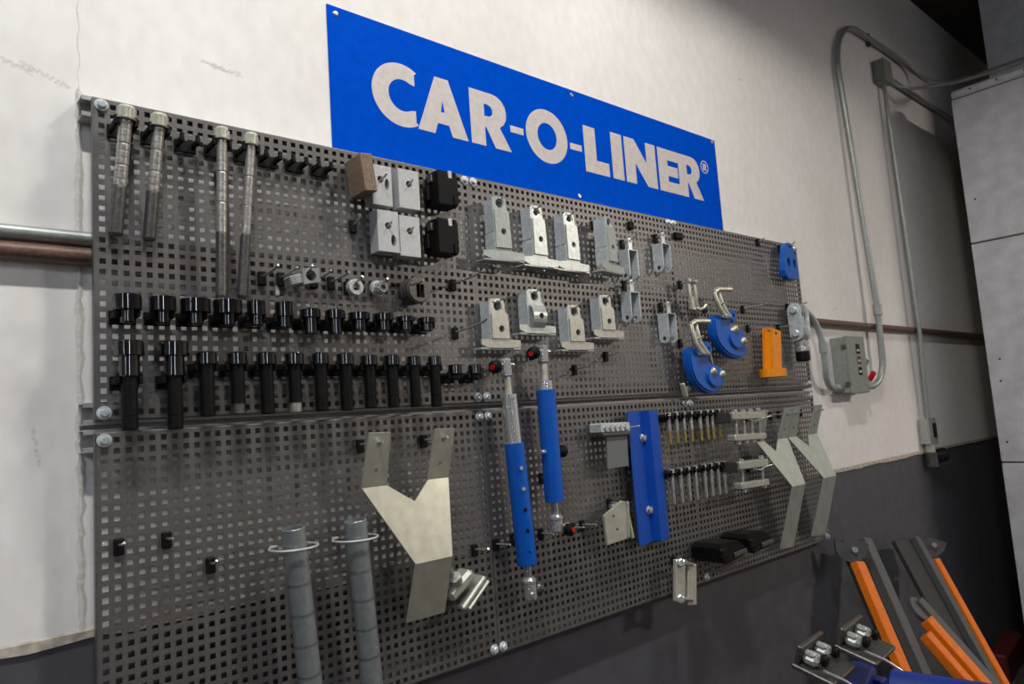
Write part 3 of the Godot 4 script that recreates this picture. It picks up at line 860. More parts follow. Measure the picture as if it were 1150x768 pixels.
	# square nut block hung by its bore
	var sq := thing("drilled_nut", Vector3(0.379, -0.310, 0.0), "square steel nut block with a large bore on a hook", "nut")
	part(sq, "body", MB.new().plate(MB.pts([-0.021, -0.016, 0.017, -0.016, 0.021, 0.014, -0.017, 0.018]), [MB.circ(0.0, 0.0, 0.0115, 20)], 0.018, 0.066, Transform3D(rz(12), Vector3.ZERO)), M.zinc)
	part(sq, "lever", MB.new().box(Vector3(-0.030, -0.010, 0.045), Vector3(0.03, 0.022, 0.036), rz(16), 0.003), M.zinc_dull)
	part(sq, "tag", B(Vector3(-0.052, -0.034, 0.001), Vector3(-0.044, -0.014, 0.003)), M.aluminium)
	hook(0.376, -0.3075, -0.291, 0.080, "wire peg hook through the bore of the square nut")
	# thick washer, hexagon nut, ribbed plug
	var wa := thing("thick_washer", Vector3(0.4965, -0.323, 0.0), "thick pale steel washer hung on a peg hook", "washer")
	part(wa, "ring", MB.new().lathe([Vector2(0.0085, 0.030), Vector2(0.0175, 0.030), Vector2(0.0185, 0.031), Vector2(0.0185, 0.045), Vector2(0.017, 0.0465), Vector2(0.0095, 0.0465), Vector2(0.0085, 0.0455), Vector2(0.0085, 0.030)], Vector3.ZERO, MB.along(Vector3(0, 0, 1)), 28), M.aluminium)
	hook(0.4965, -0.3175, -0.304, 0.075, "wire peg hook through the thick washer")
	var nu := thing("flange_nut", Vector3(0.564, -0.3185, 0.0), "shiny flanged hexagon nut hung on a peg hook", "nut")
	part(nu, "flange", MB.new().lathe([Vector2(0.006, 0.02), Vector2(0.020, 0.02), Vector2(0.0205, 0.022), Vector2(0.019, 0.027), Vector2(0.006, 0.03)], Vector3.ZERO, MB.along(Vector3(0, 0, 1)), 28), M.zinc_dull)
	part(nu, "hexagon", MB.new().lathe([Vector2(0.0165, 0.026), Vector2(0.0165, 0.046), Vector2(0.014, 0.050), Vector2(0.007, 0.050), Vector2(0.006, 0.026)], Vector3.ZERO, MB.along(Vector3(0, 0, 1)), 6), M.chrome)
	hook(0.564, -0.3155, -0.303, 0.070, "wire peg hook through the flanged nut")
	var pl := thing("slotted_plug", Vector3(0.658, -0.320, 0.0), "round dark plug with a grooved rim and a slot", "plug")
	part(pl, "body", MB.new().plate(MB.circ(0, 0, 0.029, 32), [MB.pts([-0.009, -0.019, 0.013, -0.019, 0.013, 0.013, -0.009, 0.013])], 0.012, 0.058), M.steel_dark)
	for k in 3:
		part(pl, "rib", MB.new().lathe([Vector2(0.028, 0.016 + k * 0.014), Vector2(0.0325, 0.017 + k * 0.014), Vector2(0.0325, 0.025 + k * 0.014), Vector2(0.028, 0.026 + k * 0.014)], Vector3.ZERO, MB.along(Vector3(0, 0, 1)), 32), M.steel_dark)
	part(pl, "slot_pin", B(Vector3(0.0, -0.02, 0.02), Vector3(0.004, 0.014, 0.057)), M.black_matte)
	part(pl, "back", MB.new().rod(Vector3(0, 0, 0.006), Vector3(0, 0, 0.013), 0.028, 28), M.black_matte)
	hook(0.655, -0.310, -0.302, 0.078, "wire peg hook in the slot of the dark plug")
	one("blank_peg", MB.new().box(Vector3(0, 0, 0.006), Vector3(0.026, 0.026, 0.012), Basis.IDENTITY, 0.003), M.black_plastic, Vector3(1.5365, -0.0395, 0), "bare black peg base between the two hanging yokes", "peg")
	one("blank_peg", MB.new().box(Vector3(0, 0, 0.008), Vector3(0.042, 0.024, 0.016), Basis.IDENTITY, 0.003), M.black_plastic, Vector3(1.790, -0.046, 0), "bare black peg base beside the right hanging yoke", "peg")

func fix(p: Array) -> Array:
	var out := []
	for q in p:
		out.append(q)
	return out

# ------------------------------------------------------------------ black adapters in two rows
func adapters() -> void:
	# x, top, collar bottom, neck bottom, collar diameter, neck diameter
	var r1 := [[0.031, -0.3684, -0.3975, -0.4205, 0.0479, 0.0252], [0.0906, -0.3691, -0.3975, -0.4201, 0.0469, 0.0257], [0.1489, -0.3703, -0.3975, -0.4208, 0.0555, 0.0278], [0.2102, -0.3686, -0.3975, -0.4208, 0.0556, 0.0273], [0.2676, -0.3671, -0.3975, -0.4188, 0.0365, 0.0255], [0.3259, -0.3669, -0.3978, -0.4208, 0.0366, 0.0264], [0.3844, -0.3789, -0.3978, -0.4331, 0.044, 0.028], [0.4423, -0.3783, -0.3978, -0.4317, 0.0445, 0.0273], [0.5009, -0.3808, -0.3980, -0.4217, 0.049, 0.0300], [0.5632, -0.3802, -0.3975, -0.4211, 0.0483, 0.0300], [0.6224, -0.3852, -0.3975, -0.4195, 0.0426, 0.0278], [0.6825, -0.3858, -0.3990, -0.419, 0.0444, 0.0300]]
	var look := ["with a wide flat collar", "with a wide flat collar", "with the broad pale-edged collar", "with the broad pale-edged collar", "with a narrow tall collar", "with a narrow tall collar", "with a long neck", "with a long neck", "with a thin broad collar", "with a thin broad collar", "with a low collar", "with a low stepped collar"]
	for i in r1.size():
		var q: Array = r1[i]
		var z := 0.042
		var t := thing("collar_adapter", Vector3(q[0], q[3], z), "short black adapter %s, %s from left in upper row" % [look[i], ORD[i]], "adapter", "short black adapters in the upper row")
		var R: float = q[4] * 0.5
		var n: float = q[5] * 0.5
		var hb: float = q[2] - q[3]
		var ht: float = q[1] - q[3]
		part(t, "collar", MB.new().lathe([Vector2(n, hb), Vector2(R - 0.001, hb), Vector2(R, hb + 0.001), Vector2(R, ht - 0.0015), Vector2(R - 0.0015, ht), Vector2(R * 0.6, ht), Vector2(R * 0.6, ht - 0.006), Vector2(0, ht - 0.006)], Vector3.ZERO, Basis.IDENTITY, 36), M.black_gloss)
		part(t, "neck", MB.new().lathe([Vector2(0, 0), Vector2(n - 0.002, 0), Vector2(n, 0.002), Vector2(n, hb + 0.001)], Vector3.ZERO, Basis.IDENTITY, 28), M.black_gloss)
		fork(q[0], q[2], q[5] + 0.001, 0.040, "black fork holder carrying the %s adapter of the upper row" % ORD[i], "fork holders of the upper adapter row")
	var r2 := [[0.0325, -0.4546, -0.4812, -0.6144, 0.051, 0.0272], [0.1093, -0.4541, -0.4812, -0.6168, 0.0536, 0.0268], [0.1677, -0.4732, -0.4970, -0.5966, 0.0382, 0.027], [0.2262, -0.4736, -0.4974, -0.5945, 0.0378, 0.0266], [0.2852, -0.4732, -0.4976, -0.5973, 0.0395, 0.0268], [0.3448, -0.4732, -0.4977, -0.5965, 0.0390, 0.0255], [0.4032, -0.4732, -0.4972, -0.5968, 0.0362, 0.0268], [0.4622, -0.4738, -0.4982, -0.5982, 0.0378, 0.0270], [0.5213, -0.4773, -0.4994, -0.5956, 0.0376, 0.0266], [0.5801, -0.477, -0.4996, -0.5964, 0.0366, 0.0259], [0.6404, -0.4788, -0.5009, -0.5981, 0.0328, 0.0246], [0.6990, -0.4785, -0.5012, -0.5998, 0.0328, 0.0262], [0.7598, -0.499, -0.5216, -0.5363, 0.0340, 0.0261], [0.8207, -0.4992, -0.5222, -0.5373, 0.0338, 0.0265]]
	for i in r2.size():
		var q: Array = r2[i]
		var z := 0.042
		var kind := "long black adapter"
		var extra := ""
		if i < 2:
			kind = "longest black adapter with a double collar"
		elif i > 11:
			kind = "stubby black adapter"
		elif i == 3 or i == 5:
			extra = " with a bare steel tip"
		var t := thing("shank_adapter", Vector3(q[0], q[3], z), "%s%s, %s from left in lower row" % [kind, extra, ORD[i]], "adapter", "long black adapters in the lower row")
		var R: float = q[4] * 0.5
		var n: float = q[5] * 0.5
		var hb: float = q[2] - q[3]
		var ht: float = q[1] - q[3]
		part(t, "collar", MB.new().lathe([Vector2(n, hb), Vector2(R - 0.001, hb), Vector2(R, hb + 0.001), Vector2(R, ht - 0.0015), Vector2(R - 0.0015, ht), Vector2(R * 0.6, ht), Vector2(R * 0.6, ht - 0.006), Vector2(0, ht - 0.006)], Vector3.ZERO, Basis.IDENTITY, 36), M.black_gloss)
		var rest := hb
		if i < 2:
			var m := 0.0178
			part(t, "second_collar", MB.new().lathe([Vector2(n, hb - 0.038), Vector2(m - 0.002, hb - 0.038), Vector2(m, hb - 0.036), Vector2(m, hb + 0.001)], Vector3.ZERO, Basis.IDENTITY, 32), M.black_gloss)
			rest = hb - 0.038
		var lowr := n
		if i == 3 or i == 5:
			part(t, "steel_tip", MB.new().lathe([Vector2(0, 0), Vector2(n - 0.002, 0), Vector2(n - 0.001, 0.001), Vector2(n - 0.001, 0.021)], Vector3.ZERO, Basis.IDENTITY, 24), M.steel_dark if i == 3 else M.rod_steel)
			part(t, "shank", MB.new().lathe([Vector2(n - 0.003, 0.02), Vector2(n, 0.02), Vector2(n, rest + 0.001)], Vector3.ZERO, Basis.IDENTITY, 24), M.black_matte)
		elif i > 11:
			part(t, "shank", MB.new().lathe([Vector2(0, 0), Vector2(n - 0.002, 0), Vector2(n, 0.002), Vector2(n, rest + 0.001)], Vector3.ZERO, Basis.IDENTITY, 24), M.black_matte)
		else:
			part(t, "shank", MB.new().lathe([Vector2(0, 0), Vector2(n - 0.002, 0), Vector2(n, 0.002), Vector2(n, 0.022), Vector2(n - 0.0006, 0.0225), Vector2(n - 0.0006, 0.0255), Vector2(n, 0.026), Vector2(n, rest + 0.001)], Vector3.ZERO, Basis.IDENTITY, 24), M.black_matte)
		fork(q[0], q[3] + rest, q[5] + 0.001, 0.040, "black fork holder carrying the %s adapter of the lower row" % ORD[i], "fork holders of the lower adapter row")

# ------------------------------------------------------------------ galvanised brackets and yokes
func brackets() -> void:
	# upper row: tall brackets with a foot; lower row: squat ones
	var tall := [[0.936, -0.0615], [1.0755, -0.0635], [1.207, -0.0650], [1.3535, -0.0600]]
	var tall_label := ["tall galvanised bracket nearest the panel joint, upper row", "second tall galvanised bracket from the left, upper row", "third tall galvanised bracket from the left, upper row", "fourth tall galvanised bracket, in shade beside the yokes"]
	for i in 4:
		var q: Array = tall[i]
		var t := thing("clamp_bracket", Vector3(q[0], q[1], 0), tall_label[i], "bracket", "tall galvanised brackets in the upper row")
		t.rotation.y = deg_to_rad([-6.0, 0.0, 0.0, 11.0][i])
		t.position.z = [0.010, 0.0, 0.0, 0.018][i]
		var o := MB.pts([-0.022, 0.006, -0.018, 0.012, 0.013, 0.012, 0.018, 0.007, 0.020, -0.017, 0.024, -0.026, 0.028, -0.131, 0.031, -0.136, 0.070, -0.138, 0.070, -0.158, 0.052, -0.158, 0.052, -0.163, -0.030, -0.161, -0.062, -0.150, -0.062, -0.138, -0.026, -0.134, -0.022, -0.02])
		part(t, "front_plate", MB.new().plate(o, [MB.circ(-0.001, -0.006, 0.0132, 22), MB.circ(0.004, -0.084, 0.0085, 16)], 0.042, 0.0455), M.zinc_front)
		part(t, "step_plate", MB.new().plate(MB.pts([-0.0215, -0.026, 0.024, -0.027, 0.0275, -0.128, -0.0215, -0.128]), [MB.circ(0.004, -0.084, 0.0085, 16)], 0.0455, 0.0505), M.zinc_front)
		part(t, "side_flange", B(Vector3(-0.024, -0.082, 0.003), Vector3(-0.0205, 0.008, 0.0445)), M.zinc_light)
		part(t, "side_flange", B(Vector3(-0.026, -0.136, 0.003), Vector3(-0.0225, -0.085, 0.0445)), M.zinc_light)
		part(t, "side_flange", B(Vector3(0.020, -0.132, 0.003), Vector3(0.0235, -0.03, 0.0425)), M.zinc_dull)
		part(t, "foot", B(Vector3(-0.062, -0.164, 0.004), Vector3(0.070, -0.159, 0.0455), 0.001), M.zinc_dull)
		part(t, "bushing", MB.new().lathe([Vector2(0.0105, 0.006), Vector2(0.013, 0.006), Vector2(0.013, 0.043), Vector2(0.0105, 0.043), Vector2(0.0105, 0.006)], Vector3(-0.001, -0.006, 0), MB.along(Vector3(0, 0, 1)), 22), M.chrome)
		for k in 2:
			part(t, "foot_bolt", MB.new().lathe([Vector2(0, -0.007), Vector2(0.007, -0.006), Vector2(0.007, 0.0)], Vector3([-0.045, 0.03][k], -0.164, 0.025), Basis.IDENTITY, 6), M.chrome)
		hook(q[0] + 0.002, q[1] - 0.002, q[1] + 0.012, 0.062, "wire peg hook through the %s tall bracket of the upper row" % ORD[i])
	var squat := [[0.9135, -0.338], [1.049, -0.304], [1.202, -0.340], [1.342, -0.302]]
	var squat_label := ["squat galvanised bracket nearest the panel joint, lower row", "galvanised bracket with a curved front, lower row", "third squat galvanised bracket from the left, lower row", "fourth squat galvanised bracket, highest of the flat lower ones"]
	for i in 4:
		var q: Array = squat[i]
		var t := thing("clamp_bracket", Vector3(q[0], q[1], 0), squat_label[i], "bracket", "squat galvanised brackets in the lower row")
		var mt: Material = M.zinc_front if i == 1 else M.nickel
		var foot := -0.094 if i != 1 else -0.086
		var o := MB.pts([-0.030, 0.004, -0.024, 0.013, 0.014, 0.014, 0.020, 0.008, 0.023, -0.022, 0.030, -0.027, 0.031, foot, 0.070, foot - 0.002, 0.070, foot - 0.020, 0.046, foot - 0.021, 0.044, foot - 0.026, -0.036, foot - 0.026, -0.064, foot - 0.014, -0.064, foot - 0.001, -0.028, foot, -0.028, -0.024])
		part(t, "front_plate", MB.new().plate(o, [MB.circ(-0.002, -0.006, 0.0145, 24), MB.circ(0.004, -0.067, 0.0092, 18)], 0.038, 0.0415), mt)
		if i == 1:
			var g := MB.new()
			for k in 8:
				var a0 := -1.05 + 2.1 * k / 8.0
				var a1 := -1.05 + 2.1 * (k + 1) / 8.0
				g.sheet([Vector3(-0.024, -0.062 + sin(a0) * 0.036, 0.03 + cos(a0) * 0.028), Vector3(0.026, -0.062 + sin(a0) * 0.036, 0.03 + cos(a0) * 0.028), Vector3(0.026, -0.062 + sin(a1) * 0.036, 0.03 + cos(a1) * 0.028), Vector3(-0.024, -0.062 + sin(a1) * 0.036, 0.03 + cos(a1) * 0.028)], 0.003)
			part(t, "curved_plate", g, M.zinc_front)
			part(t, "hole_rim", MB.new().rod(Vector3(0.004, -0.062, 0.05), Vector3(0.004, -0.062, 0.0588), 0.0075, 16), M.black_matte)
		else:
			part(t, "step_plate", MB.new().plate(MB.pts([-0.0275, -0.028, 0.029, -0.029, 0.0305, foot + 0.001, -0.0275, foot + 0.001]), [MB.circ(0.004, -0.067, 0.0092, 18)], 0.0415, 0.0455), mt)
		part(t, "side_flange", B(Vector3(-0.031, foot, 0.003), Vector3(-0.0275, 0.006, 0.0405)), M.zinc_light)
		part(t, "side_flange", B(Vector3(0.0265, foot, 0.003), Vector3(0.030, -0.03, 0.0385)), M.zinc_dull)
		part(t, "foot", B(Vector3(-0.064, foot - 0.028, 0.004), Vector3(0.070, foot - 0.022, 0.0415), 0.001), M.zinc)
		part(t, "bushing", MB.new().lathe([Vector2(0.0118, 0.006), Vector2(0.0143, 0.006), Vector2(0.0143, 0.039), Vector2(0.0118, 0.039), Vector2(0.0118, 0.006)], Vector3(-0.002, -0.006, 0), MB.along(Vector3(0, 0, 1)), 24), M.chrome)
		hook(q[0] + 0.001, q[1] - 0.002, q[1] + 0.012, 0.060, "wire peg hook through the %s bracket of the lower row" % ORD[i])
	# yokes: hanging tab, top plate, back, two cheeks with rounded ends
	var yk := [[1.4865, -0.100, 0.094, "hanging yoke left of the bare peg base, upper one"], [1.477, -0.236, 0.094, "hanging yoke directly below another, its ears showing"], [1.664, -0.060, 0.094, "hanging yoke next to the right panel joint, upper one"], [1.659, -0.296, 0.096, "hanging yoke lowest on the board, beside the small shackle"]]
	for i in 4:
		var q: Array = yk[i]
		var t := thing("hanging_yoke", Vector3(q[0], q[1], 0), "galvanised " + q[3], "yoke", "galvanised hanging yokes")
		var w := 0.0215
		var top := -0.034
		part(t, "tab", MB.new().plate(MB.pts([-0.0085, -0.036, 0.0085, -0.036, 0.0085, 0.002, 0.005, 0.006, -0.005, 0.006, -0.0085, 0.002]), [MB.circ(0, -0.006, 0.0042, 14)], 0.034, 0.037), M.zinc_light)
		part(t, "top_plate", B(Vector3(-w, top - 0.003, 0.004), Vector3(w, top, 0.045), 0.0008), M.zinc_light)
		part(t, "back", B(Vector3(-w, top - q[2] + 0.02, 0.004), Vector3(w, top - 0.003, 0.007)), M.steel_dark)
		for s in [-1.0, 1.0]:
			var l: float = q[2]
			var o := PackedVector2Array([Vector2(0.004, top), Vector2(0.045, top), Vector2(0.045, top - l + 0.014)])
			for k in 9:
				var a := PI * k / 8.0
				o.append(Vector2(0.0245 + cos(a) * 0.0205, top - l + 0.014 - sin(a) * 0.0155))
			var f := Transform3D(Basis(Vector3(0, 0, 1), Vector3(0, 1, 0), Vector3(-1, 0, 0)), Vector3(s * w + 0.0015, 0, 0))
			part(t, "cheek", MB.new().plate(o, [MB.circ(0.0245, top - l + 0.013, 0.0075, 16)], 0.0, 0.003, f), M.zinc_light)
		hook(q[0], q[1] - 0.008, q[1] + 0.012, 0.07, "wire peg hook carrying the %s hanging yoke" % ["upper left", "lower left", "upper right", "lower right"][i])

# ------------------------------------------------------------------ right part of the upper row
func right_tools() -> void:
	hook(2.1672, -0.2874, -0.2828, 0.0902, "long wire peg hook right of the upper blue clamp")
	hook(2.3316, -0.0082, 0.005, 0.0329, "short wire peg hook at the top edge near the blue plate")
	hook(1.2202, -0.5121, -0.5032, 0.0583, "wire peg hook right of the right blue strut's top")
	hook(1.3613, -0.4722, -0.4625, 0.062, "wire peg hook below the fourth squat bracket")
	# small shackle: two bent arms with eyes and a cross pin
	var sh := thing("shackle", Vector3(1.775, -0.266, 0), "small bare metal shackle with two eyes left of the blue clamps", "shackle")
	for k in 2:
		var dx := 0.034 * k
		part(sh, "arm", MB.new().tube([Vector3(-0.014 + dx, 0.044, 0.05), Vector3(-0.013 + dx, 0.012, 0.052), Vector3(-0.010 + dx, -0.020, 0.05), Vector3(-0.002 + dx, -0.044, 0.044)], 0.0065, 10), M.passivated)
		part(sh, "eye", MB.new().lathe([Vector2(0.005, -0.006), Vector2(0.0115, -0.006), Vector2(0.0125, 0), Vector2(0.0115, 0.006), Vector2(0.005, 0.006), Vector2(0.005, -0.006)], Vector3(-0.014 + dx, 0.05, 0.05), MB.along(Vector3(1, 0, 0.2)), 18), M.passivated)
	part(sh, "web", MB.new().sheet([Vector3(-0.010, -0.046, 0.046), Vector3(0.040, -0.046, 0.046), Vector3(0.026, -0.002, 0.048), Vector3(-0.010, -0.002, 0.048)], 0.006), M.passivated)
	part(sh, "hook_end", MB.new().tube([Vector3(0.026, -0.040, 0.046), Vector3(0.042, -0.046, 0.05), Vector3(0.058, -0.040, 0.056), Vector3(0.068, -0.029, 0.06)], 0.006, 10), M.passivated)
	part(sh, "pin", MB.new().rod(Vector3(-0.022, 0.05, 0.05), Vector3(0.030, 0.05, 0.05), 0.0048, 12), M.steel)
	hook(1.779, -0.220, -0.207, 0.075, "wire peg hook through the eyes of the small shackle")
	# two blue pulling clamps hung by links
	var c1 := [1.875, -0.337, 1.893, -0.326, 1.921, -0.328, 1.947, -0.334, 1.968, -0.315, 1.994, -0.310, 2.010, -0.321, 2.003, -0.337, 1.982, -0.354, 1.977, -0.366, 1.990, -0.378, 2.016, -0.387, 2.039, -0.397, 2.037, -0.411, 2.053, -0.425, 2.076, -0.438, 2.079, -0.455, 2.054, -0.477, 2.012, -0.486, 1.956, -0.477, 1.909, -0.454, 1.877, -0.420, 1.869, -0.380]
	var c2 := [1.708, -0.454, 1.724, -0.443, 1.747, -0.441, 1.764, -0.455, 1.775, -0.468, 1.794, -0.443, 1.815, -0.432, 1.833, -0.437, 1.836, -0.454, 1.820, -0.472, 1.820, -0.485, 1.842, -0.502, 1.868, -0.519, 1.890, -0.539, 1.901, -0.558, 1.888, -0.589, 1.848, -0.605, 1.814, -0.605, 1.769, -0.592, 1.732, -0.566, 1.712, -0.531, 1.705, -0.490]
	var pins := [[1.983, -0.382, 2.029, -0.424], [1.819, -0.532, 1.871, -0.542]]
	var links := [[1.915, -0.334, 1.894, -0.304, 1.883, -0.270, 1.883, -0.250, 1.905, -0.239, 1.976, -0.236], [1.758, -0.467, 1.730, -0.431, 1.724, -0.391, 1.725, -0.369, 1.751, -0.359, 1.820, -0.358]]
	for i in 2:
		var raw: Array = [c1, c2][i]
		var at := Vector3(raw[0] + 0.08, raw[1] - 0.06, 0)
		var t := thing("pulling_clamp", at, ["upper", "lower"][i] + " of two blue cast pulling clamps with a steel link", "clamp", "blue pulling clamps")
		var o := PackedVector2Array()
		for p in MB.pts(raw):
			o.append(p - Vector2(at.x, at.y))
		# smooth the outline once
		var s := PackedVector2Array()
		for k in o.size():
			var a := o[k]
			var b := o[(k + 1) % o.size()]
			s.append(a.lerp(b, 0.25))
			s.append(a.lerp(b, 0.75))
		part(t, "body", MB.new().soft(s, [], 0.030, 0.066, 0.012), M.blue_cast)
		var pc := Vector2((pins[i][0] + pins[i][2]) * 0.5 - at.x, (pins[i][1] + pins[i][3]) * 0.5 - at.y)
		part(t, "face_boss", MB.new().soft(MB.circ(pc.x - 0.004, pc.y - 0.008, 0.052, 30, 0.040), [], 0.056, 0.074, 0.007), M.blue_cast)
		part(t, "lug", MB.new().soft(MB.circ([1.991, 1.817][i] - at.x, [-0.329, -0.450][i] - at.y, 0.025, 24), [MB.circ([1.991, 1.817][i] - at.x, [-0.329, -0.450][i] - at.y, 0.008, 14)], 0.034, 0.070, 0.008), M.blue_cast)
		part(t, "edge_plate", MB.new().box(Vector3(-0.079, -0.082 if i == 0 else -0.072, 0.030), Vector3(0.008, 0.05, 0.02), rz(18), 0.003), M.passivated)
		for k in 2:
			var q := Vector3(pins[i][k * 2] - at.x, pins[i][k * 2 + 1] - at.y, 0.066)
			part(t, "jaw_pin", MB.new().lathe([Vector2(0.013, -0.04), Vector2(0.013, 0.014), Vector2(0.010, 0.020), Vector2(0.004, 0.022), Vector2(0, 0.022)], q, MB.along(Vector3(0.5, 0.45, 0.75)), 14), M.passivated)
		var lk: Array = links[i]
		for k in 2:
			var path := []
			for j in 4:
				path.append(Vector3(lk[j * 2] - at.x + k * 0.034, lk[j * 2 + 1] - at.y, 0.082 - k * 0.004 - 0.004 * j))
			part(t, "link_arm", MB.new().tube(path, 0.0075, 10), M.passivated)
		part(t, "link_bridge", MB.new().tube([Vector3(lk[6] - at.x, lk[7] - at.y, 0.07), Vector3(lk[8] - at.x, lk[9] - at.y, 0.072), Vector3(lk[8] - at.x + 0.04, lk[9] - at.y + 0.002, 0.074), Vector3(lk[10] - at.x, lk[11] - at.y, 0.08)], 0.0085, 10), M.passivated)
		part(t, "link_web", MB.new().sheet([Vector3(lk[2] - at.x + 0.004, lk[3] - at.y, 0.074), Vector3(lk[2] - at.x + 0.036, lk[3] - at.y, 0.072), Vector3(lk[4] - at.x + 0.036, lk[5] - at.y, 0.068), Vector3(lk[4] - at.x + 0.004, lk[5] - at.y, 0.07)], 0.008), M.passivated)
		part(t, "link_pin", MB.new().rod(Vector3(lk[0] - at.x - 0.012, lk[1] - at.y, 0.078), Vector3(lk[0] - at.x + 0.05, lk[1] - at.y, 0.074), 0.007, 12, 0.001), M.steel)
		hook(lk[2] + 0.02, lk[3] + 0.006, lk[3] + 0.02, 0.10, "wire peg hook holding the %s blue clamp's link" % ["upper", "lower"][i])
	# blue plate at the top right corner
	var bp := thing("pear_plate", Vector3(2.478, -0.075, 0), "blue pear-shaped plate with two holes at the board's top right", "plate")
	var bo := PackedVector2Array()
	for p in MB.pts([2.455, -0.060, 2.466, -0.022, 2.480, -0.004, 2.500, 0.002, 2.520, -0.004, 2.532, -0.022, 2.543, -0.050, 2.553, -0.085, 2.556, -0.118, 2.549, -0.142, 2.532, -0.154, 2.500, -0.157, 2.462, -0.155, 2.444, -0.143, 2.438, -0.118, 2.443, -0.088]):
		bo.append(p - Vector2(2.478, -0.075))
	part(bp, "plate", MB.new().soft(bo, [MB.circ(-0.001, -0.010, 0.0125, 18, 0.020), MB.circ(0.046, -0.012, 0.0115, 18, 0.020), MB.circ(0.022, 0.060, 0.008, 14)], 0.022, 0.050, 0.005), M.blue_cast)
	hook(2.50, -0.017, -0.002, 0.075, "wire peg hook through the blue pear-shaped plate")
	# orange holder
	var og := thing("measuring_stand", Vector3(2.268, -0.455, 0), "bright orange upright channel with a round foot on the board", "stand")
	var ot := Transform3D(rz(-9.0), Vector3.ZERO)
	var oa := ot.basis
	part(og, "front_plate", MB.new().plate(MB.pts([-0.012, -0.078, 0.050, -0.078, 0.050, 0.090, -0.012, 0.090]), [MB.circ(0.014, 0.074, 0.0075, 16)], 0.056, 0.061, ot), M.orange)
	part(og, "side_plate", MB.new().plate(MB.pts([0.030, -0.078, 0.061, -0.078, 0.061, 0.092, 0.030, 0.092]), [MB.circ(0.046, 0.080, 0.006, 14)], 0.0, 0.004, ot * Transform3D(Basis(Vector3(0, 0, 1), Vector3(0, 1, 0), Vector3(-1, 0, 0)), Vector3(-0.010, 0, 0))), M.orange)
	part(og, "rear_plate", MB.new().box(oa * Vector3(-0.020, 0.008, 0.030), Vector3(0.020, 0.168, 0.004), oa), M.orange)
	part(og, "side_plate", MB.new().box(oa * Vector3(0.048, 0.006, 0.042), Vector3(0.004, 0.168, 0.036), oa), M.orange)
	part(og, "foot", MB.new().plate(MB.circ(-0.002, 0.046, 0.070, 36, 0.043), [MB.circ(-0.002, 0.046, 0.064, 36, 0.037)], -0.030, 0.0, Transform3D(Basis(Vector3(1, 0, 0), Vector3(0, 0, 1), Vector3(0, -1, 0)), Vector3(0, -0.096, 0))), M.orange)
	part(og, "foot_floor", MB.new().plate(MB.circ(-0.002, 0.046, 0.066, 36, 0.039), [], 0.022, 0.028, Transform3D(Basis(Vector3(1, 0, 0), Vector3(0, 0, 1), Vector3(0, -1, 0)), Vector3(0, -0.068, 0))), M.orange)
	part(og, "hanging_pin", MB.new().rod(oa * Vector3(0.014, 0.074, 0.002), oa * Vector3(0.014, 0.074, 0.0585), 0.0072, 12, 0.001), M.black_matte)
	hook(2.19, -0.362, -0.350, 0.03, "short wire peg hook at the orange stand's upper left")
	# double link with an eye and a black end
	var lk2 := thing("link_joint", Vector3(2.512, -0.33, 0), "galvanised double link with two bolts and a black tip", "link")
	for k in 2:
		var o := PackedVector2Array()
		for j in 24:
			var a := TAU * j / 24.0
			o.append(Vector2(0.045 + cos(a) * 0.029, sin(a) * 0.029 + (0.048 if sin(a) >= 0 else -0.048)))
		var f := Transform3D(Basis(Vector3(0, 0, 1), Vector3(0, 1, 0), Vector3(-1, 0, 0)), Vector3(-0.026 + k * 0.062, 0, 0))
		part(lk2, "side_plate", MB.new().soft(o, [], -0.004, 0.005, 0.002, f), M.zinc_light)
	for s in [-1.0, 1.0]:
		var b := part(lk2, "bolt", MB.new().rod(Vector3(-0.034, s * 0.048, 0.045), Vector3(0.058, s * 0.048, 0.045), 0.010, 16, 0.002), M.zinc)
		part(b, "bolt_head", MB.new().lathe([Vector2(0, 0), Vector2(0.016, 0), Vector2(0.016, 0.009), Vector2(0.013, 0.012), Vector2(0, 0.012)], Vector3(-0.030, s * 0.048, 0.045), MB.along(Vector3(-1, 0, 0)), 6), M.zinc_light)
		part(lk2, "eye", MB.new().lathe([Vector2(0.008, -0.014), Vector2(0.026, -0.014), Vector2(0.030, -0.006), Vector2(0.030, 0.006), Vector2(0.026, 0.014), Vector2(0.008, 0.014)], Vector3(0.005, s * 0.046, 0.045), MB.along(Vector3(1, 0, 0)), 24), M.steel)
	part(lk2, "body", B(Vector3(-0.010, -0.04, 0.028), Vector3(0.02, 0.04, 0.062), 0.004), M.zinc)
	part(lk2, "coupling", MB.new().lathe([Vector2(0, -0.122), Vector2(0.027, -0.122), Vector2(0.029, -0.119), Vector2(0.029, -0.104), Vector2(0.024, -0.102), Vector2(0.024, -0.094), Vector2(0.028, -0.092), Vector2(0.028, -0.078), Vector2(0.012, -0.070)], Vector3(0.005, 0, 0.045), Basis.IDENTITY, 24), M.steel)
	part(lk2, "tip", MB.new().lathe([Vector2(0, -0.160), Vector2(0.022, -0.160), Vector2(0.027, -0.155), Vector2(0.027, -0.1225), Vector2(0, -0.1225)], Vector3(0.005, 0, 0.045), Basis.IDENTITY, 24), M.black_plastic)
	hook(2.42, -0.352, -0.35, 0.06, "wire peg hook left of the double link")
	hook(2.512, -0.262, -0.256, 0.09, "wire peg hook carrying the double link")

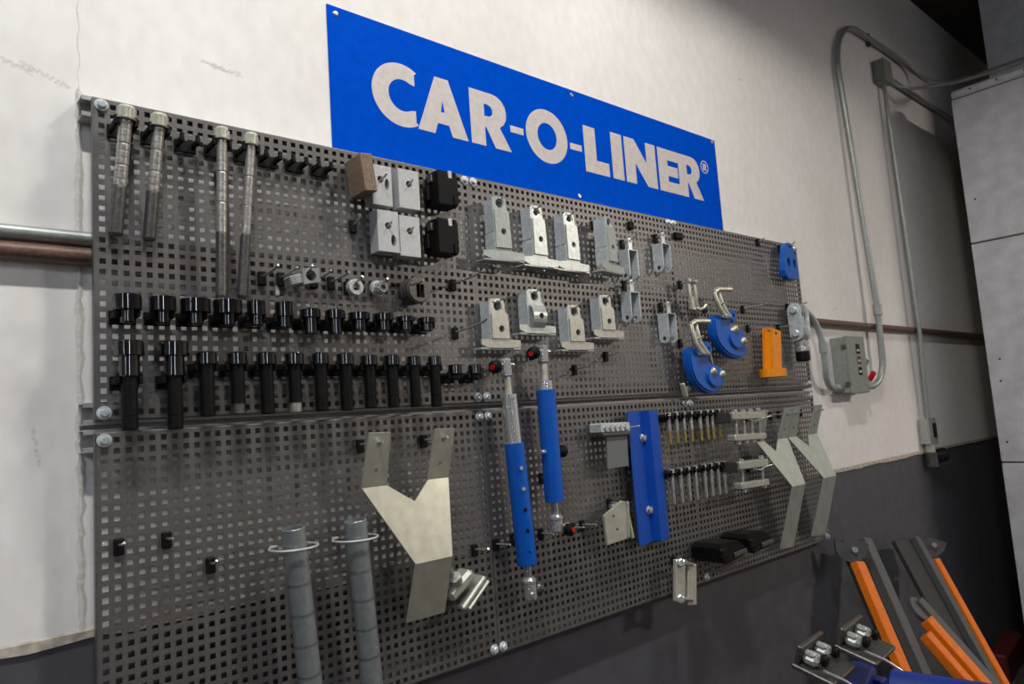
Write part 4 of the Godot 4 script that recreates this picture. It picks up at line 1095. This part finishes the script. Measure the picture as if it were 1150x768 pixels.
# ------------------------------------------------------------------ lower row
func lower_tools() -> void:
	var hk := [[0.0209, -0.819, -0.8088, 0.043, "short peg hook nearest the lower left corner column"], [0.1004, -0.8199, -0.8138, 0.043, "short peg hook second from the left, lower left panel"], [0.1785, -0.8797, -0.8675, 0.0394, "short peg hook lowest of the left three, lower left panel"], [0.8146, -0.959, -0.9498, 0.0595, "peg hook just left of the lower panel joint"], [0.883, -0.957, -0.9513, 0.0614, "peg hook just right of the lower panel joint"], [1.040, -0.9543, -0.9514, 0.055, "peg hook between the two blue struts"], [1.2015, -0.955, -0.949, 0.0593, "peg hook left of the pair of hanging plates"], [1.162, -0.957, -0.951, 0.05, "peg hook right of the right strut's lower knob"]]
	for h in hk:
		hook(h[0], h[1], h[2], h[3], h[4])
	# two steel tubes in wire rings, leaning on the board
	for i in 2:
		var a: Vector3 = [Vector3(0.316, -0.825, 0.072), Vector3(0.453, -0.829, 0.072)][i]
		var b: Vector3 = [Vector3(0.356, -1.225, 0.052), Vector3(0.489, -1.225, 0.052)][i]
		var t := thing("steel_tube", b, "%s of two thick grey steel tubes in wire rings" % ["left", "right"][i], "tube", "steel tubes hanging at the bottom left")
		part(t, "tube", MB.new().rod(Vector3.ZERO, a - b, 0.0235, 28, 0.001, 0.0205), M.tube_steel)
		var f := MB.along(a - b)
		for k in 5:
			part(t, "marking_band", MB.new().lathe([Vector2(0.0235, 0.05 + 0.06 * k), Vector2(0.0237, 0.0503 + 0.06 * k), Vector2(0.0237, 0.0567 + 0.06 * k), Vector2(0.0235, 0.057 + 0.06 * k)], Vector3.ZERO, f, 28), M.tube_band)
		var ring := []
		var c := Vector3(a.x + 0.006, a.y - 0.04, 0.058)
		for k in 26:
			var an := -PI * 0.5 + 0.35 + (TAU - 0.7) * k / 25.0
			ring.append(Vector3(cos(an) * 0.047, 0, sin(an) * 0.047))
		ring.push_front(Vector3(ring[0].x, 0.0, -0.056))
		ring.append(Vector3(ring[25].x, 0.0, -0.056))
		one("wire_ring", MB.new().tube(ring, 0.0027, 8), M.aluminium, c, "%s pale wire ring round a thick steel tube" % ["left", "right"][i], "ring holder", "wire rings of the steel tubes")
	# Y brackets of folded plate
	var Y := [
		["y_bracket", "large shiny Y-shaped folded plate bracket at the lower left", [0.483, -0.650, 0.095, 0.536, -0.652, 0.095, 0.540, -0.765, 0.060, 0.479, -0.767, 0.060], [0.654, -0.652, 0.095, 0.709, -0.654, 0.095, 0.708, -0.767, 0.060, 0.650, -0.767, 0.060], [0.479, -0.767, 0.060, 0.540, -0.767, 0.060, 0.605, -0.810, 0.070, 0.650, -0.767, 0.060, 0.708, -0.767, 0.060, 0.678, -0.940, 0.100, 0.579, -0.940, 0.100], [0.579, -0.940, 0.100, 0.678, -0.940, 0.100, 0.683, -1.072, 0.050, 0.580, -1.072, 0.050]],
		["y_bracket", "left of two grey Y-shaped brackets at the right end", [2.087, -0.673, 0.085, 2.132, -0.673, 0.085, 2.144, -0.786, 0.050, 2.091, -0.786, 0.050], [2.256, -0.672, 0.085, 2.314, -0.672, 0.085, 2.314, -0.786, 0.050, 2.244, -0.786, 0.050], [2.091, -0.786, 0.050, 2.144, -0.786, 0.050, 2.197, -0.828, 0.0635, 2.244, -0.786, 0.050, 2.314, -0.786, 0.050, 2.308, -0.958, 0.105, 2.212, -0.958, 0.105], [2.212, -0.958, 0.105, 2.308, -0.958, 0.105, 2.304, -1.195, 0.035, 2.206, -1.185, 0.035]],
		["y_bracket", "right of two grey Y-shaped brackets at the right end", [2.319, -0.671, 0.085, 2.374, -0.671, 0.085, 2.384, -0.785, 0.050, 2.319, -0.785, 0.050], [2.493, -0.671, 0.085, 2.554, -0.671, 0.085, 2.550, -0.785, 0.050, 2.481, -0.785, 0.050], [2.319, -0.785, 0.050, 2.384, -0.785, 0.050, 2.448, -0.830, 0.0647, 2.481, -0.785, 0.050, 2.550, -0.785, 0.050, 2.562, -0.953, 0.105, 2.458, -0.953, 0.105], [2.458, -0.953, 0.105, 2.562, -0.953, 0.105, 2.566, -1.188, 0.035, 2.446, -1.178, 0.035]]]
	for i in 3:
		var q: Array = Y[i]
		var at := Vector3((q[5][0] + q[5][3]) * 0.5, q[5][7], 0)
		var t := thing(q[0], at, q[1], "bracket", "Y-shaped folded brackets")
		var m: Material = M.passivated if i == 0 else M.zinc_plate
		var nm := ["arm", "arm", "web", "leg"]
		for k in 4:
			var a: Array = q[2 + k]
			var p := []
			for j in a.size() / 3:
				p.append(Vector3(a[j * 3], a[j * 3 + 1], a[j * 3 + 2]) - at)
			var hs := []
			if k < 2:
				hs = [[(p[0] + p[1]) * 0.5 * 0.78 + (p[2] + p[3]) * 0.5 * 0.22, 0.0062], [(p[0] + p[1]) * 0.5 * 0.3 + (p[2] + p[3]) * 0.5 * 0.7, 0.0055]]
			part(t, nm[k], MB.new().sheet(p, 0.004, hs), m)
			if k < 2:
				var c: Vector3 = (p[0] + p[1]) * 0.5 * 0.78 + (p[2] + p[3]) * 0.5 * 0.22
				hook(c.x + at.x, c.y + at.y - 0.002, c.y + at.y + 0.006, 0.104, "wire peg hook in the %s arm of the %s Y bracket" % [["left", "right"][k], ["large", "left grey", "right grey"][i]])
	# pipe clamp with bolt behind the large Y bracket
	var nt := thing("saddle_clamp", Vector3(0.735, -1.02, 0), "grey bolted saddle clamp partly behind the large Y bracket", "clamp")
	var tilt := Basis(Vector3(0, 0, 1), deg_to_rad(-38.0))
	part(nt, "saddle", MB.new().box(Vector3(-0.005, 0.0, 0.04), Vector3(0.085, 0.03, 0.05), tilt * rz(70), 0.008), M.nickel)
	part(nt, "jaw", MB.new().box(Vector3(0.028, -0.024, 0.04), Vector3(0.095, 0.014, 0.05), tilt * rz(78), 0.004), M.nickel)
	part(nt, "jaw_lip", MB.new().box(Vector3(0.038, -0.030, 0.042), Vector3(0.085, 0.008, 0.054), tilt * rz(78), 0.003), M.nickel)
	part(nt, "nut", MB.new().lathe([Vector2(0, 0), Vector2(0.018, 0), Vector2(0.018, 0.016), Vector2(0.014, 0.019), Vector2(0, 0.019)], Vector3(-0.020, 0.012, 0.055), MB.along(Vector3(-0.5, 0.75, 0.35)), 6), M.nickel)
	part(nt, "threaded_stud", MB.new().rod(Vector3(-0.018, 0.010, 0.052), Vector3(-0.046, 0.052, 0.062), 0.008, 12, 0.001), M.steel)
	part(nt, "back_plate", B(Vector3(-0.04, -0.02, 0.011), Vector3(0.02, 0.02, 0.03), 0.003), M.nickel)
	hook(0.715, -1.02, -1.015, 0.03, "wire peg hook behind the saddle clamp")
	# two blue telescopic struts
	strut(Vector3(0.917, -0.492, 0.05), Vector3(0.9495, -1.10, 0.05), [0.0, 0.035, 0.085, 0.211, 0.52, 0.555], true, "longer blue telescopic strut with a long bare chrome neck")
	strut(Vector3(1.0535, -0.456, 0.05), Vector3(1.0585, -0.948, 0.05), [0.0, 0.04, 0.088, 0.113, 0.412, 0.448], false, "shorter blue telescopic strut right of the longer one")
	# wedge clamp with a hanging grey flap
	var wc := thing("flap_clamp", Vector3(1.325, -0.695, 0), "toothed steel clamp with a flat grey flap left of the blue channel", "clamp")
	part(wc, "head", MB.new().box(Vector3(0.0, 0.008, 0.03), Vector3(0.128, 0.028, 0.05), rz(-1.5), 0.003), M.zinc_light)
	part(wc, "jaw", MB.new().box(Vector3(0.0, -0.011, 0.032), Vector3(0.124, 0.010, 0.054), rz(-1.5), 0.002), M.steel_dark)
	for k in 5:
		part(wc, "tooth", MB.new().box(Vector3(-0.048 + k * 0.022, 0.006, 0.056), Vector3(0.013, 0.018, 0.008), rz(20), 0.003), M.chrome)
	part(wc, "flap", MB.new().plate(MB.pts([-0.040, -0.014, 0.050, -0.014, 0.046, -0.108, -0.046, -0.108]), [], 0.046, 0.051), M.rubber_grey)
	hook(1.392, -0.695, -0.687, 0.085, "wire peg hook carrying the flap clamp")
	# pair of hinged plates
	var hp := thing("hinged_plates", Vector3(1.298, -0.955, 0), "pair of thick steel plates hanging left of the blue channel's foot", "plate")
	part(hp, "front_plate", MB.new().soft(MB.pts([-0.046, -0.060, 0.034, -0.050, 0.028, 0.054, 0.016, 0.058, -0.050, 0.022]), [MB.circ(-0.018, 0.018, 0.004, 10), MB.circ(-0.008, -0.02, 0.004, 10)], -0.006, 0.006, 0.002, Transform3D(Basis(Vector3(0, 1, 0), deg_to_rad(-14.0)), Vector3(0, 0, 0.055))), M.passivated)
	part(hp, "edge_bar", MB.new().box(Vector3(0.030, 0.0, 0.064), Vector3(0.012, 0.10, 0.014), rz(-5), 0.003), M.zinc)
	part(hp, "rear_plate", MB.new().box(Vector3(0.050, -0.008, 0.034), Vector3(0.013, 0.10, 0.05), rz(11), 0.003), M.passivated)
	part(hp, "hinge_pin", MB.new().rod(Vector3(0.0, 0.042, 0.03), Vector3(0.055, 0.042, 0.03), 0.006, 12), M.steel)
	hook(1.325, -0.910, -0.902, 0.075, "wire peg hook carrying the hinged plates")
	# blue channel
	var ch := thing("steel_channel", Vector3(1.488, -1.045, 0), "upright blue folded steel channel with two bolts", "channel")
	var pr := [Vector2(-0.076, 0.032), Vector2(-0.036, 0.034), Vector2(-0.030, 0.014), Vector2(0.016, 0.014), Vector2(0.024, 0.036), Vector2(0.048, 0.038), Vector2(0.054, 0.022), Vector2(0.084, 0.022)]
	for k in pr.size() - 1:
		var a: Vector2 = pr[k]
		var b: Vector2 = pr[k + 1]
		part(ch, "fold", MB.new().sheet([Vector3(a.x, 0, a.y), Vector3(b.x, 0, b.y), Vector3(b.x - 0.004, 0.40, b.y), Vector3(a.x - 0.004, 0.40, a.y)], 0.003), M.blue_sheet)
	for y in [0.095, 0.316]:
		part(ch, "bolt", MB.new().lathe([Vector2(0.013, 0.0), Vector2(0.013, 0.002), Vector2(0.009, 0.003), Vector2(0.009, 0.011), Vector2(0, 0.012)], Vector3(0.003, y, 0.014), MB.along(Vector3(0, 0, 1)), 12), M.chrome)
	# two rows of eight pins on holders
	for row in 2:
		for k in 8:
			var x: float = [1.6023, 1.6425, 1.6834, 1.7229, 1.7747, 1.8143, 1.8457, 1.8850][k] if row == 0 else [1.5938, 1.6374, 1.6800, 1.7200, 1.7709, 1.8087, 1.8500, 1.8862][k]
			var y := -0.655 if row == 0 else -0.834
			var l := 0.105 if row == 0 else 0.114
			var t := thing("locating_pin", Vector3(x, y - l, 0.036), "slim steel pin%s, %s from left in the %s pin row" % [" with a yellowish end" if row == 0 else "", ORD[k], ["upper", "lower"][row]], "pin", "%s row of slim pins" % ["upper", "lower"][row])
			part(t, "head", MB.new().lathe([Vector2(0.0045, l - 0.011), Vector2(0.0105, l - 0.011), Vector2(0.0105, l - 0.001), Vector2(0.009, l), Vector2(0, l)], Vector3.ZERO, Basis.IDENTITY, 6), M.chrome)
			part(t, "shank", MB.new().lathe([Vector2(0.0058, l * 0.4), Vector2(0.0062, l * 0.42), Vector2(0.0062, l - 0.010)], Vector3.ZERO, Basis.IDENTITY, 14), M.steel)
			part(t, "end", MB.new().lathe([Vector2(0, 0), Vector2(0.0035, 0), Vector2(0.0052, 0.004), Vector2(0.0052, l * 0.4), Vector2(0.0058, l * 0.4 + 0.001)], Vector3.ZERO, Basis.IDENTITY, 14), M.gold_thread if row == 0 else M.steel)
			fork(x, y - 0.011, 0.0135, 0.042, "small black fork holder of the %s pin in the %s pin row" % [ORD[k], ["upper", "lower"][row]], "fork holders of the pin rows")
	# bolted bar clamps
	bar_clamp(Vector3(1.868, -0.694, 0.0), 0.212, 4, 0.088, "wide bar clamp with four bolts right of the upper pins")
	bar_clamp(Vector3(1.880, -0.862, 0.0), 0.185, 2, 0.082, "narrow bar clamp with two bolts right of the lower pins")
	hook(2.09, -0.880, -0.874, 0.075, "wire peg hook under the narrow bar clamp")
	# tilted pair of bars at the bottom edge
	var bc := thing("bolted_bars", Vector3(1.585, -1.175, 0), "two short steel bars bolted together, hanging over the bottom edge", "clamp")
	var tl := rz(-9.0)
	part(bc, "bar", MB.new().box(Vector3(-0.028, 0.006, 0.055), Vector3(0.046, 0.125, 0.016), tl, 0.003), M.passivated)
	part(bc, "bar", MB.new().box(Vector3(0.042, -0.022, 0.045), Vector3(0.046, 0.125, 0.016), tl, 0.003), M.passivated)
	for q in [[0.058, -0.024], [-0.046, -0.042]]:
		part(bc, "stud", MB.new().rod(Vector3(q[1], q[0], 0.062), Vector3(q[1] + 0.075, q[0] - 0.02, 0.05), 0.007, 12), M.steel)
		part(bc, "nut", MB.new().lathe([Vector2(0, 0), Vector2(0.014, 0), Vector2(0.014, 0.012), Vector2(0.010, 0.015), Vector2(0, 0.015)], Vector3(q[1], q[0], 0.062), MB.along(Vector3(-0.6, 0.1, 0.75)), 6), M.zinc)
	hook(1.605, -1.125, -1.120, 0.055, "wire peg hook holding the two bolted bars")
	# two black trays on the lower right panel
	for i in 2:
		var x: float = [1.775, 1.945][i]
		var y: float = [-1.112, -1.108][i]
		var t := thing("black_jaw", Vector3(x, y, 0), "%s of two black wedge blocks on the lower right panel" % ["left", "right"][i], "block", "black wedge blocks")
		part(t, "body", MB.new().soft(MB.pts([-0.075, -0.020, -0.03, -0.038, 0.075, -0.030, 0.085, 0.0, 0.05, 0.024, -0.06, 0.030, -0.078, 0.018]), [], 0.004, 0.11, 0.008), M.black_matte)
		part(t, "wear_strip", MB.new().box(Vector3(0.045, -0.014, 0.112), Vector3(0.075, 0.016, 0.006), rz(2), 0.002), M.steel_dark)
		part(t, "lug", MB.new().box(Vector3(-0.052, 0.0, 0.105), Vector3(0.04, 0.034, 0.03), Basis.IDENTITY, 0.006), M.black_matte)

func strut(a: Vector3, b: Vector3, s: Array, long: bool, label: String) -> void:
	var t := thing("telescopic_strut", b, label, "strut", "blue telescopic struts")
	var d := (b - a).normalized()
	var f := MB.along(d)
	var o := a - b
	var p := func(k: float) -> Vector3: return o + d * k
	var L := (b - a).length()
	part(t, "upper_fork", MB.new().box(p.call(0.016), Vector3(0.026, 0.05, 0.024), f, 0.004), M.chrome)
	var up := part(t, "cross_pin", MB.new().rod(p.call(0.008) + Vector3(-0.03, 0.0, 0), p.call(0.008) + Vector3(0.028, 0.0, 0), 0.006, 12, 0.001), M.steel)
	part(up, "knob", MB.new().lathe([Vector2(0, 0), Vector2(0.012, 0), Vector2(0.0165, 0.006), Vector2(0.0165, 0.020), Vector2(0.010, 0.026), Vector2(0, 0.026)], p.call(0.008) + Vector3(-0.03, -0.004, 0.006), MB.along(Vector3(-1, -0.15, 0.3)), 18), M.black_plastic)
	part(up, "knob_button", MB.new().rod(p.call(0.008) + Vector3(-0.055, -0.008, 0.0135), p.call(0.008) + Vector3(-0.058, -0.0085, 0.0145), 0.007, 14), M.red_plastic)
	part(t, "piston_rod", MB.new().rod(p.call(s[1]), p.call(s[2] + 0.002), 0.0092, 16), M.passivated)
	part(t, "inner_tube", MB.new().rod(p.call(s[2]), p.call(s[3] + 0.002), 0.0205, 28, 0.001), M.chrome)
	var R := 0.0262
	var tube := part(t, "outer_tube", MB.new().rod(p.call(s[3]), p.call(s[4]), R, 32, 0.001), M.blue_gloss)
	if long:
		part(t, "collar_screw", MB.new().rod(p.call(s[2] + 0.012) + Vector3(-0.003, 0, 0.019), p.call(s[2] + 0.012) + Vector3(-0.0035, 0, 0.023), 0.0045, 10), M.steel)
		for k in 5:
			var q: Vector3 = p.call(s[3] + 0.064 + k * 0.0525) + Vector3(-0.008, 0, 0.0248)
			part(tube, "pin_hole" if k > 1 else "bolt_head", MB.new().rod(q - Vector3(-0.0005, 0, 0.0015), q + Vector3(-0.0005, 0, 0.0012 if k > 1 else 0.004), 0.0050 if k < 4 else 0.0028, 14), M.black_matte if k > 1 else M.chrome)
	else:
		var q: Vector3 = p.call(s[3] + 0.165)
		part(t, "side_pin", MB.new().rod(q + Vector3(-0.040, 0, 0.006), q + Vector3(-0.022, 0, 0.004), 0.006, 12, 0.002), M.chrome)
		part(t, "side_knob", MB.new().lathe([Vector2(0.008, 0), Vector2(0.010, 0.008), Vector2(0.0165, 0.014), Vector2(0.0165, 0.026), Vector2(0.011, 0.032), Vector2(0, 0.033)], q + Vector3(0.022, -0.003, 0), MB.along(Vector3(1, -0.05, 0.1)), 18), M.black_plastic)
	part(t, "lower_rod", MB.new().rod(p.call(s[4] - 0.001), p.call(s[5]), 0.0085, 16), M.chrome)
	var eg := MB.new().lathe([Vector2(0, s[5] - 0.002), Vector2(0.013, s[5] - 0.002), Vector2(0.0185, s[5] + 0.004), Vector2(0.0185, s[5] + 0.010), Vector2(0.0165, s[5] + 0.012), Vector2(0.0165, L - 0.003), Vector2(0.013, L), Vector2(0, L)], o, f, 24)
	var clev := part(t, "lower_clevis", eg, M.chrome)
	if long:
		part(clev, "clevis_pin", MB.new().rod(Vector3(-0.008, 0.016, 0.012), Vector3(-0.011, 0.016, 0.021), 0.0062, 12, 0.001), M.steel)
		part(clev, "knob", MB.new().lathe([Vector2(0.006, 0), Vector2(0.014, 0.006), Vector2(0.016, 0.012), Vector2(0.014, 0.022), Vector2(0, 0.024)], Vector3(0.014, 0.02, 0), MB.along(Vector3(1, 0.1, -0.1)), 16), M.steel_dark)
	else:
		part(clev, "clevis_pin", MB.new().rod(Vector3(0.010, 0.012, 0.0), Vector3(0.05, 0.014, -0.006), 0.005, 12), M.steel)
		part(clev, "knob", MB.new().lathe([Vector2(0, 0), Vector2(0.012, 0), Vector2(0.0165, 0.006), Vector2(0.0165, 0.018), Vector2(0.010, 0.024), Vector2(0, 0.024)], Vector3(0.020, 0.004, 0.012), MB.along(Vector3(0.25, 0, 1)), 18), M.black_plastic)
		part(clev, "knob_button", MB.new().rod(Vector3(0.026, 0.004, 0.035), Vector3(0.0268, 0.004, 0.0375), 0.0075, 14), M.red_plastic)
	var e0: Vector3 = b + p.call(0.012)
	var e1: Vector3 = b + p.call(s[4] - 0.06)
	hook(e0.x, e0.y, e0.y + 0.004, e0.z - 0.004, "wire peg hook under the top of the %s blue strut" % ("longer" if long else "shorter"))
	hook(e1.x, e1.y, e1.y + 0.004, e1.z - 0.024, "wire peg hook behind the lower end of the %s blue strut" % ("longer" if long else "shorter"))

func bar_clamp(at: Vector3, wide: float, n: int, tall: float, label: String) -> void:
	var t := thing("bar_clamp", at, label, "clamp", "bolted bar clamps")
	part(t, "upper_bar", MB.new().box(Vector3(wide * 0.5, 0.008, 0.088), Vector3(wide, 0.026, 0.034), rz(-1.5), 0.003), M.nickel)
	part(t, "lower_bar", MB.new().box(Vector3(wide * 0.48, -tall + 0.022, 0.088), Vector3(wide * 0.95, 0.022, 0.034), rz(-1.5), 0.003), M.nickel)
	part(t, "end_plate", MB.new().box(Vector3(0.008, 0.006, 0.05), Vector3(0.022, 0.036, 0.096), Basis.IDENTITY, 0.003), M.steel_dark)
	for k in n:
		var x := wide * (0.15 + 0.70 * k / maxf(1.0, n - 1.0))
		var b := part(t, "stud", MB.new().rod(Vector3(x, 0.024, 0.092), Vector3(x, -tall, 0.092), 0.0055, 12), M.steel)
		for y in [0.021, -tall + 0.002]:
			part(b, "nut", MB.new().lathe([Vector2(0, 0), Vector2(0.0105, 0), Vector2(0.0105, 0.009), Vector2(0.008, 0.011), Vector2(0, 0.011)], Vector3(x, y, 0.092), Basis.IDENTITY, 6), M.chrome)
	part(t, "wire_clip", MB.new().tube([Vector3(wide * 0.45, -0.006, 0.106), Vector3(wide * 0.6, -0.014, 0.11), Vector3(wide * 0.8, -0.006, 0.112), Vector3(wide * 1.05, 0.0, 0.12)], 0.0022, 8), M.steel)

# ------------------------------------------------------------------ things leaning on the wall and standing on the floor
func floor_things() -> void:
	arm(Vector3(2.90, -1.274, 0.0), Vector3(2.794, -1.715, 0.2), Vector3(-0.165, -0.03, 0.02), 1, "grey and orange clamp arm leaning on the wall, leftmost")
	arm(Vector3(3.40, -1.345, 0.0), Vector3(3.36, -1.80, 0.21), Vector3(0.075, -0.03, 0.03), 2, "grey and orange clamp arm leaning on the wall, rightmost and longest")
	arm(Vector3(3.02, -1.55, 0.14), Vector3(3.055, -1.81, 0.335), Vector3(-0.05, -0.03, 0.03), 3, "short grey arm with two orange bars between the taller ones")
	# trolley with a blue tube and two toothed clamps
	var t := thing("clamp_trolley", Vector3(1.85, -FY, 0.62), "blue tube trolley in the lower right foreground", "trolley")
	var h := FY - 1.42
	part(t, "top_tube", MB.new().rod(Vector3(0.03, h - 0.06, -0.1), Vector3(0.075, h - 0.06, 0.16), 0.055, 28, 0.004), M.navy_paint)
	part(t, "cross_bar", MB.new().box(Vector3(-0.02, h - 0.10, -0.20), Vector3(0.56, 0.05, 0.07), Basis(Vector3(0, 1, 0), 0.28), 0.006), M.navy_paint)
	for q in [Vector2(-0.25, -0.16), Vector2(0.2, -0.22), Vector2(0.07, 0.1)]:
		part(t, "post", MB.new().box(Vector3(q.x, (h - 0.1) * 0.5 + 0.02, q.y), Vector3(0.05, h - 0.14, 0.05), Basis.IDENTITY, 0.005), M.navy_paint)
	part(t, "base_frame", MB.new().box(Vector3(-0.1, 0.03, -0.05), Vector3(0.7, 0.05, 0.5), Basis.IDENTITY, 0.008), M.charcoal_paint)
	for i in 2:
		var c: Vector3 = [Vector3(1.745, -1.405, 0.395), Vector3(1.935, -1.395, 0.43)][i]
		var g := thing("toothed_clamp", c, "%s of two toothed steel clamps on the trolley" % ["left", "right"][i], "clamp", "toothed clamps on the trolley")
		var r := Basis(Vector3(0, 1, 0), 0.1) * Basis(Vector3(1, 0, 0), 0.3)
		part(g, "jaw_plate", MB.new().box(Vector3.ZERO, Vector3(0.185, 0.014, 0.12), r, 0.003), M.steel_dark)
		part(g, "back_jaw", MB.new().box(r * Vector3(0, 0.03, -0.05), Vector3(0.17, 0.06, 0.014), r, 0.003), M.steel_dark)
		for k in 2:
			var x := -0.045 + 0.085 * k
			part(g, "tooth_block", MB.new().box(r * Vector3(x, 0.024, -0.022), Vector3(0.055, 0.034, 0.045), r, 0.012).box(r * Vector3(x - 0.014, 0.042, -0.026), Vector3(0.02, 0.016, 0.03), r * rz(20), 0.005), M.zinc_dull)
			part(g, "bolt", MB.new().lathe([Vector2(0, 0), Vector2(0.017, 0), Vector2(0.017, 0.012), Vector2(0.012, 0.016), Vector2(0, 0.016)], r * Vector3(x + 0.008, 0.03, 0.002), r * MB.along(Vector3(0, 0.3, 1)), 6), M.black_matte)
		part(g, "handle", MB.new().tube([r * Vector3(-0.075, 0.02, 0.02), r * Vector3(-0.05, 0.01, 0.07), r * Vector3(-0.01, -0.02, 0.13)], 0.0045, 8), M.steel)
	one("toolbox", MB.new().box(Vector3(0, 0.075, 0), Vector3(0.5, 0.15, 0.1), Basis(Vector3(0, 1, 0), 0.1), 0.01), M.dark_red, Vector3(4.55, -FY, 0.02), "dark red box on the floor in the gap beside the booth", "box")

func arm(a: Vector3, b: Vector3, off: Vector3, kind: int, label: String) -> void:
	# extend to the floor
	var d := (b - a).normalized()
	var foot := a + d * ((FY - 0.02 + a.y) / -d.y)
	var t := thing("leaning_clamp", foot, label, "clamp arm", "clamp arms leaning on the wall")
	var y := -d
	var x := Vector3(1, 0, 0)
	x = (x - y * x.dot(y)).normalized()
	var z := x.cross(y)
	var f := Basis(x, y, z)
	var L := (a - foot).length()
	var ev: float = FY
	if kind == 1:
		part(t, "grey_channel", MB.new().box(f * Vector3(0.0, L * 0.5, 0.03), Vector3(0.062, L, 0.05), f, 0.003), M.grey_paint)
		part(t, "side_wall", MB.new().box(f * Vector3(-0.10, L * 0.5 - 0.01, 0.012), Vector3(0.14, L - 0.02, 0.012), f, 0.003), M.charcoal_paint)
		part(t, "end_disc", MB.new().plate(half_disc(0.066), [], -0.008, 0.008, Transform3D(Basis(Vector3(0, 1, 0), -0.75) * rz(-12), f * Vector3(-0.185, L - 0.03, 0.02) + Vector3(0, 0, 0.045))), M.grey_paint)
		part(t, "pivot_bolt", MB.new().rod(f * Vector3(-0.182, L - 0.045, 0.02) + Vector3(0.0, 0, 0.05), f * Vector3(-0.190, L - 0.045, 0.02) + Vector3(-0.004, 0, 0.062), 0.012, 14, 0.002), M.zinc)
		part(t, "orange_bar", MB.new().box(f * Vector3(-0.155, L * 0.5 - 0.055, 0.045), Vector3(0.062, L - 0.11, 0.035), f, 0.004), M.orange_red)
	elif kind == 2:
		part(t, "wide_side", MB.new().box(f * Vector3(-0.075, L * 0.5, 0.016), Vector3(0.16, L, 0.02), f, 0.003), M.charcoal_paint)
		part(t, "grey_channel", MB.new().box(f * Vector3(0.025, L * 0.5, 0.03), Vector3(0.05, L - 0.01, 0.05), f, 0.003), M.grey_paint)
		part(t, "end_disc", MB.new().plate(half_disc(0.064), [], -0.008, 0.008, Transform3D(Basis(Vector3(0, 1, 0), -0.75) * rz(-20), f * Vector3(0.085, L - 0.03, 0.03) + Vector3(0, 0, 0.045))), M.grey_paint)
		part(t, "pivot_bolt", MB.new().rod(f * Vector3(0.082, L - 0.04, 0.03) + Vector3(0, 0, 0.05), f * Vector3(0.074, L - 0.04, 0.03) + Vector3(-0.004, 0, 0.062), 0.011, 14, 0.002), M.zinc)
		part(t, "orange_bar", MB.new().box(f * Vector3(0.085, L * 0.5 - 0.06, 0.045), Vector3(0.05, L - 0.12, 0.035), f, 0.004), M.orange_red)
	else:
		part(t, "grey_channel", MB.new().box(f * Vector3(0.03, L * 0.5, 0.02), Vector3(0.055, L, 0.05), f, 0.003), M.grey_paint)
		part(t, "end_disc", MB.new().rod(f * Vector3(0.0, L - 0.03, 0.012), f * Vector3(0.0, L - 0.03, 0.03), 0.055, 24, 0.002), M.grey_paint)
		part(t, "orange_bar", MB.new().box(f * Vector3(-0.035, L * 0.5 - 0.035, 0.03), Vector3(0.062, L - 0.07, 0.04), f, 0.004), M.orange_red)
		part(t, "orange_bar", MB.new().box(f * Vector3(-0.135, L * 0.5 - 0.05, 0.03), Vector3(0.05, L - 0.1, 0.04), f, 0.004), M.orange_red)

func half_disc(r: float) -> PackedVector2Array:
	var o := PackedVector2Array([Vector2(-r, r * 0.28), Vector2(-r * 0.55, r * 0.12), Vector2(-r * 0.5, r * 0.34), Vector2(r, r * 0.34)])
	for k in 17:
		var a := -PI * k / 16.0
		o.append(Vector2(cos(a) * r, sin(a) * r * 0.95))
	return o
